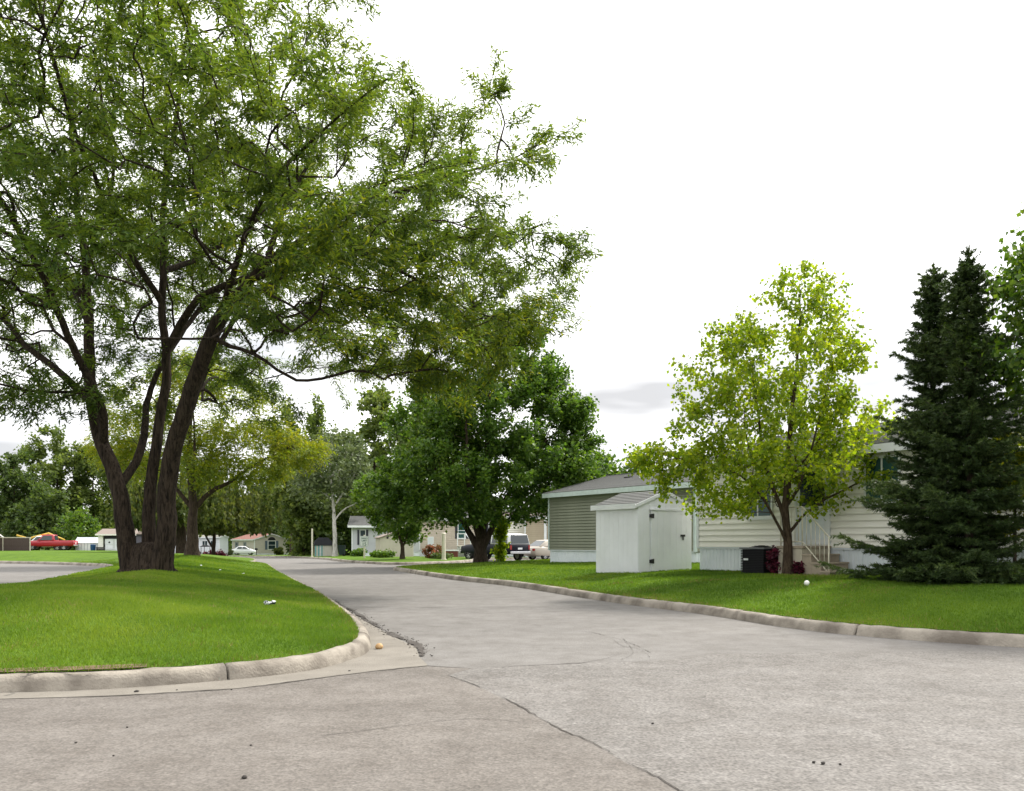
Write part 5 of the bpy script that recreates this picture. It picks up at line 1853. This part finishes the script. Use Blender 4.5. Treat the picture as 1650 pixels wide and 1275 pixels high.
# ---- little shed with turquoise trim
hx, hy = px(513, 85), 85.0
ts = empty("garden_shed", (hx, hy, gnd(hx, hy)), math.radians(14), "white barn shed with turquoise stripes and charcoal roof near the pale tree", "shed")
MB().prism([(-.35, 0), (1.35, 0), (1.35, 1.15), (-.35, 1.15)], 0, 2.2, 'y').build("wall", mat("offwhite_panel", (.66, .62, .56), .6), ts)
MB().prism([(-.45, 1.1), (1.45, 1.1), (1.35, 1.55), (.95, 1.92), (.05, 1.92), (-.35, 1.55)], -.1, 2.3, 'y').build("roof", R_DARK, ts)
for x in (-.33, -.02, .30):
    MB().box(x, x + .11, -.03, -.002, .02, 1.12).build("stripe", mat("turquoise_paint", (.12, .42, .44), .5), ts)
MB().box(.16, .27, -.028, -.003, .03, 1.1).build("door", M_WHITE, ts)

# ---- far house with the red-brown roof
YF = 150.0
fx = px(410, YF)
fa = math.radians(-52)
FL, FD = 11.2, 6.4
ox, oy = fx - FL * math.cos(fa), YF - FL * math.sin(fa)
fh = house("mobile_home", "far beige home with red brown roof and arched gable window", (ox, oy, -1.24), fa, FL, FD, .5, 3.0, .95, mat("beige_vinyl", (.47, .43, .38), .6), R_RED, .3, skirtm=M_WHITE, boards=False)
window(fh, 1.9, 2.9, .95, 2.5, 0, 'hv', M_GLASS, shutters=M_BSHUT)
window(fh, 6.2, 7.0, .95, 2.5, 0, 'hv', M_GLASS, shutters=M_BSHUT)
b = MB()
b.box(FL + .01, FL + .07, 2.45, 2.55, 1.1, 2.7).box(FL + .01, FL + .07, 3.85, 3.95, 1.1, 2.7).box(FL + .01, FL + .07, 2.55, 3.85, 2.62, 2.72).box(FL + .01, FL + .07, 2.55, 3.85, 1.1, 1.2).box(FL + .01, FL + .065, 2.55, 3.85, 1.88, 1.94)
aw = b.build("window", M_WHITE, fh)
MB().box(FL + .01, FL + .04, 2.55, 3.85, 1.2, 2.62).build("pane", M_GLASS, aw)
MB().prism([(3.2 + .72 * math.cos(t), 2.78 + .62 * math.sin(t)) for t in np.linspace(0, math.pi, 12)], FL + .01, FL + .05, 'x').build("arched_pane", M_BLACK, aw)
for y0 in (1.95, 4.0):
    MB().box(FL + .01, FL + .06, y0, y0 + .45, 1.1, 2.7).build("shutter", M_BSHUT, fh)
MB().box(6.0, 6.4, 3.0, 3.4, 3.85, 4.25).build("chimney", R_BROWN, fh)

# ---- white trailer home between the trunks
hx, hy = px(262, 122), 122.0
tr_ = house("mobile_home", "long white trailer home with flat roof behind the second locust", (hx, hy, -.75), math.radians(2), 8.2, 4, .5, 2.75, .2, mat("trailer_white", (.66, .69, .72), .5), mat("pale_roof", (.5, .48, .4), .7), .28, boards=False)
window(tr_, 5.7, 6.5, 1.5, 2.2, 0, 'v', M_GLASS)
window(tr_, 6.9, 7.7, 1.5, 2.2, 0, 'v', M_GLASS)
window(tr_, 3.0, 3.8, 1.4, 2.1, 0, 'v', M_GLASS)

# ---- garage, white shed, fence and roof corner on the far lawn
hx, hy = px(158, 97), 97.0
z0 = gnd(hx, hy)
gar = empty("garage", (hx, hy, z0), math.radians(3), "small pale garage with tan roof and white double doors behind the big locust", "garage")
MB().box(0, .55, 0, 3, -.2, 1.95).build("wall", M_CREAM, gar)
MB().box(.55, 4.2, .35, 3, -.2, 1.95).build("wall", M_SHUT, gar)  # solid dark block: the shade inside the opening is put into its colour
MB().prism([(-.25, 1.90), (1.7, 2.55), (3.45, 1.9)], -.2, 4.4, 'x').build("roof", R_BROWN, gar)
MB().box(-.22, 4.42, -.30, -.26, 1.74, 1.90).build("fascia", M_CREAM, gar)
for a in (.75, 1.78):
    d_ = MB().box(a, a + 1.0, .10, .16, -.1, 1.35).build("door", M_WHITE, gar)
    MB().box(a + .1, a + .9, .07, .098, .1, .6).box(a + .1, a + .9, .07, .098, .7, 1.2).build("panel", M_SHEDW, d_)
MB().cyl((1.25, .04, .95), .10, .05, 12, axis='y').build("wreath", M_BLACK, gar)

hx, hy = px(121, 99), 99.0
ws = empty("garden_shed", (hx, hy, gnd(hx, hy)), math.radians(4), "low white shed with upright boards and pale grey roof beside the red pickup", "shed")
MB().box(.05, 2.6, .05, 2, -.2, .9).build("wall", M_GREY, ws)
for i in range(5):
    MB().box(.02 + i * .36, .30 + i * .36, 0, .045, -.1, .88).build("board", M_WHITE, ws)
MB().prism([(-.08, .86), (1.0, 1.55), (2.1, .86)], -.1, 2.7, 'x').build("roof", mat("pale_metal_roof", (.50, .53, .57), .5), ws)
MB().prism([(-.1, .5), (-.1, .9), (1.0, 1.6), (1.0, 1.48), (0.02, .82), (0.02, .5)], -.12, -.102, 'x').build("fascia", M_WHITE, ws)

hx, hy = px(0, 93), 93.0
fe = empty("fence", (hx - 2, hy, gnd(hx, hy)), 0, "brown board fence with a pale top rail at the far lawn edge", "fence")
fm = mat("brown_board", (.085, .06, .055), .8, (.06, .042, .038), 3)
me = MB().box(0, .19, 0, .03, -.3, 1.42).mesh("board", fm)
for i in range(27):
    link("board", me, None, fe, (i * .2, random.uniform(0, .01), 0))
MB().box(-.05, 5.4, -.03, .06, 1.42, 1.52).build("top_rail", M_BEIGE, fe)
me = MB().box(0, .09, -.06, -.002, -.2, 1.5).mesh("post", M_BEIGE)
for x in (0.0, 2.3, 5.3):
    link("post", me, None, fe, (x, 0, 0))

lh = house("mobile_home", "tan roofed home cut by the picture edge left of the fence", (px(-75, 88) - 3.3, 88.0, gnd(px(-40, 88), 88)), math.radians(0), 4.75, 6, .4, 1.5, 1.3, M_TAN, R_BROWN, .2, boards=False, over=.1, gable_over=.2)


# ------------------------------------------------------------------ vehicles
M_TYRE = mat("tyre_rubber", (0.018, 0.018, 0.018), .85)
M_RIM = mat("alloy_rim", (0.45, 0.45, 0.46), .35, metal=.7)
M_CHROME = mat("chrome_bumper", (0.62, 0.62, 0.64), .25, metal=.8)
M_LAMP = glass_mat("head_lamp", (.75, .75, .7), .15)
M_TAIL = glass_mat("tail_lamp", (.30, .02, .02), .2)
M_CARGL = glass_mat("car_glass", (.035, .045, .05), .05)
M_UNDER = mat("underbody", (.015, .015, .015), .9)


def loft(st, name, m, parent, straight=False):
    """st: stations (x, z_bottom, z_top, half_width_low, half_width_top)."""
    b = MB()
    ring = []
    for (x, zb, zt, wl, wt) in st:
        h = zt - zb
        half = [(wl * .88, zb), (wl * .97, zb + h * .12), (wl, zb + h * .35), (wl * .99, zb + h * .62), (wl * .6 + wt * .4, zb + h * .88), (wt * .97, zt - h * .03), (wt * .80, zt)]
        if straight:
            half = [(wl, zb), (wl * .75 + wt * .25, zb + h * .25), (wl * .5 + wt * .5, zb + h * .5), (wl * .25 + wt * .75, zb + h * .75), (wt, zt - h * .06), (wt * .95, zt - h * .02), (wt * .80, zt)]
        ring.append([(x, y, z) for y, z in half] + [(x, -y, z) for y, z in half[::-1]])
    n = len(ring[0])
    vs = [p for r in ring for p in r]
    fs = [(i * n + k, (i + 1) * n + k, (i + 1) * n + (k + 1) % n, i * n + (k + 1) % n) for i in range(len(st) - 1) for k in range(n)]
    fs += [tuple(range(n))[::-1][::-1], tuple((len(st) - 1) * n + k for k in range(n))[::-1]]
    b.add(vs, fs, True)
    return b.build(name, m, parent)


def wheel(parent, x, y, r, w, side):
    b = MB()
    pr = [(r * .62, 0), (r * .94, 0), (r, w * .2), (r, w * .8), (r * .94, w), (r * .62, w)]
    n = 20
    vs, fs = [], []
    for i in range(n):
        a = 2 * math.pi * i / n
        for rr, yy in pr:
            vs.append((x + rr * math.cos(a), y + (yy - w / 2), r + rr * math.sin(a)))
    k = len(pr)
    for i in range(n):
        for j in range(k - 1):
            fs.append((i * k + j, ((i + 1) % n) * k + j, ((i + 1) % n) * k + j + 1, i * k + j + 1))
    b.add(vs, fs, True)
    t = b.build("wheel", M_TYRE, parent)
    rb = MB().cyl((x, y - w * .38, r), r * .64, w * .76, 16, axis='y')
    rb.cyl((x, y + side * w * .38 - .01, r), r * .2, .03, 10, axis='y')
    for i in range(5):
        a = i * 2 * math.pi / 5
        rb.tube([(x, y + side * w * .40, r), (x + r * .58 * math.cos(a), y + side * w * .40, r + r * .58 * math.sin(a))], .03, 4)
    rb.build("rim", M_RIM, t)
    # shadowed arch above the tyre
    ya, yb = sorted((y + side * w * .46, y + side * w * .10))
    pts = [(x + r * 1.22 * math.cos(a), r + r * 1.22 * math.sin(a)) for a in np.linspace(-.15, math.pi + .15, 14)]
    MB().prism(pts, ya, yb, 'y').build("wheel_arch", M_UNDER, t)


def panes(parent, quads, m=None, nm="window"):
    for q in quads:
        MB().add(q, [(0, 1, 2, 3)]).build(nm, m or M_CARGL, parent)


def side_panes(parent, segs, wl, wt, zb, zt, xb, xt):
    """segs: (x0 low, x1 low, x0 high, x1 high)."""
    for s in (1, -1):
        for (a, b_, c, d) in segs:
            e = .012
            panes(parent, [[(a, s * (wl + e), zb), (b_, s * (wl + e), zb), (d, s * (wt + e), zt), (c, s * (wt + e), zt)]])


def pickup(label, x, y, rz, m, group=None, cap=None, L=5.3, chrome=True, name="pickup_truck", cat="pickup", z=None):
    v = empty(name, (x, y, gnd(x, y) if z is None else z), rz, label, cat, group)
    f, r = L / 2, -L / 2
    loft([(r, .62, 1.10, .90, .90), (r + .06, .50, 1.14, .94, .92), (r + .8, .45, 1.14, .95, .92), (0.1, .42, 1.14, .95, .92), (1.2, .42, 1.12, .95, .90), (f - .7, .45, 1.10, .94, .86), (f - .12, .50, 1.02, .88, .78), (f, .62, .92, .80, .70)], "body", m, v)
    loft([(-.62, 1.12, 1.16, .90, .88), (-.50, 1.12, 1.80, .90, .74), (-.1, 1.12, 1.86, .90, .74), (.55, 1.12, 1.80, .90, .72), (1.25, 1.11, 1.16, .88, .80)], "cab", m, v, True)
    side_panes(v, [(-.35, .98, -.32, .55)], .885, .775, 1.18, 1.70, 0, 0)
    panes(v, [[(1.22, -.76, 1.17), (1.22, .76, 1.17), (.63, .66, 1.77), (.63, -.66, 1.77)]], nm="windscreen")
    panes(v, [[(-.625, .70, 1.20), (-.625, -.70, 1.20), (-.545, -.62, 1.72), (-.545, .62, 1.72)]], nm="rear_window")
    MB().box(r + .1, -.66, -.80, .80, 1.12, 1.147).build("bed", M_UNDER, v)
    for s in (1, -1):
        wheel(v, f - .95, s * .80, .38, .24, s)
        wheel(v, r + 1.05, s * .80, .38, .24, s)
        MB().box(f - .10, f - .005, s * .74 - .14, s * .74 + .14, .80, .98).build("headlight", M_LAMP, v)
        MB().box(r - .012, r + .05, s * .83 - .07, s * .83 + .07, .78, 1.06).build("tail_light", M_TAIL, v)
        MB().box(.92, 1.06, s * .92, s * 1.10, 1.15, 1.30).build("mirror", m, v)
    MB().box(f - .02, f + .08, -.88, .88, .48, .66).build("bumper", M_CHROME if chrome else m, v, bevel=.03)
    MB().box(r - .10, r + .02, -.88, .88, .50, .66).build("bumper", M_CHROME, v, bevel=.03)
    MB().box(f - .04, f + .012, -.55, .55, .70, .92).build("grille", M_CHROME, v)
    if cap:
        loft([(r + .02, 1.13, 1.18, .90, .88), (r + .14, 1.13, 1.78, .91, .80), (r + .6, 1.13, 1.83, .91, .80), (-.72, 1.13, 1.83, .91, .80), (-.64, 1.13, 1.75, .90, .78)], "bed_cap", cap, v, True)
        side_panes(v, [(r + .28, r + 1.0, r + .36, r + 1.0), (r + 1.06, -.75, r + 1.06, -.80)], .90, .815, 1.19, 1.72, 0, 0)
        panes(v, [[(r + .005, .85, 1.16), (r + .005, -.85, 1.16), (r + .115, -.755, 1.755), (r + .115, .755, 1.755)]], nm="rear_hatch_window")
    MB().box(r - .015, r + .02, -.20, .20, .78, .90).build("licence_plate", M_WHITE, v)
    return v


def sedan(label, x, y, rz, m, L=4.5, cat="car", z=None):
    v = empty("parked_car", (x, y, gnd(x, y) if z is None else z), rz, label, cat)
    f, r = L / 2, -L / 2
    loft([(r, .48, .82, .70, .66), (r + .12, .32, .93, .82, .76), (r + .7, .24, .97, .87, .80), (0, .20, .93, .88, .82), (1.1, .22, .92, .88, .80), (f - .45, .25, .82, .84, .72), (f - .06, .34, .70, .74, .62), (f, .42, .62, .66, .55)], "body", m, v)
    loft([(r + .45, .93, .97, .78, .70), (r + 1.15, .92, 1.40, .82, .60), (-.35, .92, 1.45, .83, .60), (.35, .92, 1.38, .83, .58), (1.15, .90, .94, .80, .68)], "cabin", m, v, True)
    side_panes(v, [(-.12, .78, -.10, .30), (-1.0, -.20, -.78, -.18)], .80, .645, .99, 1.33, 0, 0)
    panes(v, [[(1.09, -.68, .97), (1.09, .68, .97), (.43, .54, 1.36), (.43, -.54, 1.36)]], nm="windscreen")
    panes(v, [[(r + .50, .66, 1.01), (r + .50, -.66, 1.01), (r + 1.08, -.54, 1.37), (r + 1.08, .54, 1.37)]], nm="rear_window")
    for s in (1, -1):
        wheel(v, f - .85, s * .74, .31, .2, s)
        wheel(v, r + .90, s * .74, .31, .2, s)
        MB().box(f - .16, f - .01, s * .56 - .13, s * .56 + .13, .56, .68).build("headlight", M_LAMP, v)
        MB().box(r - .008, r + .10, s * .62 - .12, s * .62 + .12, .66, .82).build("tail_light", M_TAIL, v)
        MB().box(.70, .82, s * .84, s * .98, .95, 1.06).build("mirror", m, v)
    return v


P_RED = paint_mat("red_car_paint", (.36, .010, .022))
P_NAVY = paint_mat("navy_car_paint", (.006, .007, .014), .5, 0.0)
P_NAVY.node_tree.nodes["Principled BSDF"].inputs["Specular IOR Level"].default_value = .2
P_BEIGE = paint_mat("champagne_car_paint", (.42, .375, .31))
P_WHITE = paint_mat("white_car_paint", (.72, .73, .75))
pickup("bright red pickup truck parked behind the far lawn", px(82, 97.5), 97.5, math.radians(193), P_RED, L=5.3)
wt = pickup("white tow truck with yellow boom half hidden behind the red pickup", px(66, 103), 103.5, math.radians(196), P_WHITE, name="tow_truck", cat="truck", L=5.6)
MB().tube([(-2.4, 0, 1.3), (-.6, 0, 2.15), (1.6, .1, 1.5), (2.9, .2, 1.9)], .11, 6).build("boom", mat("yellow_paint", (.62, .40, .06), .5), wt)
MB().box(-.2, .1, -.5, .5, 1.86, 2.02).build("light_bar", mat("orange_lamp", (.7, .15, .03), .3), wt)
fw = np.array([-.68, .73])
rear = np.array([px(838, 55.5), 55.5])
c = rear + fw * 2.6
pickup("navy pickup truck with a white bed cap parked behind the dark maple", c[0], c[1], math.atan2(fw[1], fw[0]), P_NAVY, cap=P_WHITE, L=5.2)
fw = np.array([.82, .57])
c = np.array([px(852, 58.5), 58.5]) + fw * 2.2
sedan("champagne sedan half hidden behind the green house corner", c[0], c[1], math.atan2(fw[1], fw[0]), P_BEIGE)
sedan("white car parked before the red roofed house", px(393, 138), 138, math.radians(8), P_WHITE, 3.9)

# ------------------------------------------------------------------ street furniture
YP = 57.5
sx = px(587, YP)
sg = empty("speed_sign", (sx, YP, gnd(sx, YP)), math.radians(4), "white speed limit sign on a pale post at the far lawn", "sign")
MB().box(-.06, .06, -.03, .03, -.2, .82).build("post", M_RAIL, sg)
MB().box(-.27, .27, -.055, -.035, .80, 1.52).build("panel", M_WHITE, sg, bevel=.004)
MB().box(-.05, .05, -.03, .03, .82, 1.60).build("post", M_RAIL, sg)
ink = mat("sign_ink", (.03, .09, .09), .6)
b = MB()
for (x0, x1, z0, z1) in ((-.25, .25, 1.485, 1.5), (-.25, .25, .82, .835), (-.25, -.238, .836, 1.484), (.238, .25, .836, 1.484)):
    b.box(x0, x1, -.0585, -.056, z0, z1)
b.build("border", ink, sg)
for txt, z, s in (("SPEED", 1.31, .155), ("LIMIT", 1.15, .155), ("15", .87, .31)):
    cu = bpy.data.curves.new("lettering", 'FONT')
    cu.body = txt
    cu.size = s
    cu.align_x = 'CENTER'
    cu.extrude = .001
    cu.offset = .004
    cu.materials.append(ink)
    tmp = bpy.data.objects.new("text_source", cu)
    COL.objects.link(tmp)
    bpy.context.view_layer.update()
    me = bpy.data.meshes.new_from_object(tmp.evaluated_get(bpy.context.evaluated_depsgraph_get()))
    bpy.data.objects.remove(tmp)
    link("lettering", me, ink, sg, (0, -.0575, z), (math.radians(90), 0, 0))

for (p, Y, q0, w, label) in ((715, 53.5, 860, .13, "thick cream lamp post without a lamp before the tan home"), (503, 80, 853, .085, "tall thin pale post beside the turquoise striped shed")):
    x = px(p, Y)
    z = gnd(x, Y)
    t = empty("post", (x, Y, z), 0, label, "post")
    h = pz(q0, Y) - z
    MB().cyl((0, 0, -.1), w, h + .1, 14, w * .92).build("shaft", M_RAIL, t)
    MB().cyl((0, 0, h), w * 1.15, .05, 14, w * .7).build("cap", M_RAIL, t)
    MB().cyl((0, 0, -.1), w * 1.5, .16, 14, w * 1.3).build("collar", M_RAIL, t)

# bins, tyres, grill, gazebo, mailbox
hx, hy = px(150, 96.0), 96.0
t = empty("rubbish_bin", (hx, hy, gnd(hx, hy)), 0, "blue plastic bin beside the pale garage", "bin")
BL = mat("blue_plastic", (.012, .06, .16), .5)
MB().cyl((0, 0, 0), .24, .62, 14, .29).build("body", BL, t)
MB().cyl((0, 0, .62), .31, .06, 14, .24).build("lid", BL, t)
hx, hy = px(161, 96.0), 96.0
for i, (dx, lb) in enumerate(((-.2, "black tyre stack end next to the blue bin"), (.2, "black tyre stack end next to the garage door"))):
    t = empty("tyre_stack", (hx + dx, hy, gnd(hx, hy)), 0, lb, "tyres")
    for k in range(2):
        MB().cyl((0, 0, .2 * k), .22, .17, 16, .22).build("tyre", M_TYRE, t)
hx, hy = px(551, 84), 84.0
t = empty("rubbish_bin", (hx, hy, gnd(hx, hy)), 0, "dark green wheeled bin between the pale tree and the grey house", "bin")
GB = mat("dark_green_plastic", (.01, .03, .024), .5)
MB().prism([(-.26, .1), (.26, .1), (.33, .95), (-.33, .95)], -.3, .3, 'y').build("body", GB, t)
MB().prism([(-.36, .95), (.36, .95), (.3, 1.08), (-.3, 1.08)], -.33, .33, 'y').build("lid", GB, t)
for s in (-.31, .31):
    MB().cyl((.22, s - .03, .1), .1, .06, 10, axis='y').build("wheel", M_TYRE, t)
hx, hy = px(331, 112), 112.0
t = empty("gazebo", (hx, hy, gnd(hx, hy)), 0, "small black framed gazebo canopy before the white trailer", "gazebo")
for x in (-.62, .56):
    for y in (0, 1.2):
        MB().box(x, x + .06, y, y + .06, -.1, 1.35).build("post", M_BLACK, t)
MB().prism([(-.78, 1.33), (.78, 1.33), (.3, 1.55), (-.3, 1.55)], -.15, 1.4, 'y').build("canopy", M_BLACK, t)
hx, hy = px(321, 106), 106.0
t = empty("grill", (hx, hy, gnd(hx, hy)), 0, "round black kettle grill left of the gazebo", "grill")
MB().blob((0, 0, .55), (.24, .24, .22), 12, 8).build("bowl", M_BLACK, t)
for i in range(3):
    a = i * 2.1
    MB().tube([(.1 * math.cos(a), .1 * math.sin(a), .42), (.22 * math.cos(a), .22 * math.sin(a), -.02)], .02, 5).build("leg", M_BLACK, t)
hx, hy = px(413, 136), 136.0
t = empty("mailbox", (hx, hy, gnd(hx, hy) - .1), 0, "dark mailbox on a post at the red roofed house", "mailbox")
MB().box(-.05, .05, -.05, .05, 0, .9).build("post", M_BLACK, t)
MB().prism([(-.16, .88), (.16, .88), (.16, 1.08), (.09, 1.2), (-.09, 1.2), (-.16, 1.08)], -.3, .3, 'y').build("box", M_BLACK, t)

# ------------------------------------------------------------------ small things on the grass
Yb = EYE and 16.2
bx = px(1300, Yb)
tag(MB().blob((0, 0, .05), (.052, .052, .052), 18, 12).build("ball", mat("ball_white", (.75, .74, .70), .5), None, (bx, Yb, gnd(bx, Yb) + .02)), "white ball lying on the lawn before the cream house", "ball")
Yc = 13.2
cx_ = px(435, Yc)
t = empty("crushed_can", (cx_, Yc, gnd(cx_, Yc) + .035), .4, "crushed black and silver can lying in the island grass", "can")
b = MB()
b.tube([(-.085, 0, .03), (-.05, .01, .035), (0, -.01, .025), (.04, .01, .04), (.085, 0, .03)], [.034, .036, .022, .033, .03], 10)
b.build("body", mat("can_print", (.03, .04, .04), .35, (.55, .57, .58), 22, lo=.48, hi=.52, detail=1), t)
MB().cyl((-.093, 0, .03), .031, .008, 12, axis='x').build("lid", M_CHROME, t)
for i, (p, q, Y, lb) in enumerate(((392, 930, 24.5, "white paper scrap on the island grass nearest the road"), (355, 929, 25.5, "white paper scrap on the island grass between two others"), (324, 921, 27.5, "white paper scrap on the island grass nearest the big trunk"))):
    x = px(p, Y)
    b = MB().add([(-.04, -.03, 0), (.01, -.035, .02), (.045, .0, .01), (.02, .035, .025), (-.035, .025, .01), (0, 0, .03)], [(0, 1, 5), (1, 2, 5), (2, 3, 5), (3, 4, 5), (4, 0, 5)])
    tag(b.build("paper_scrap", M_WHITE, None, (x, Y, gnd(x, Y) + .05), (0, 0, i)), lb, "litter", "paper scraps on the island grass")
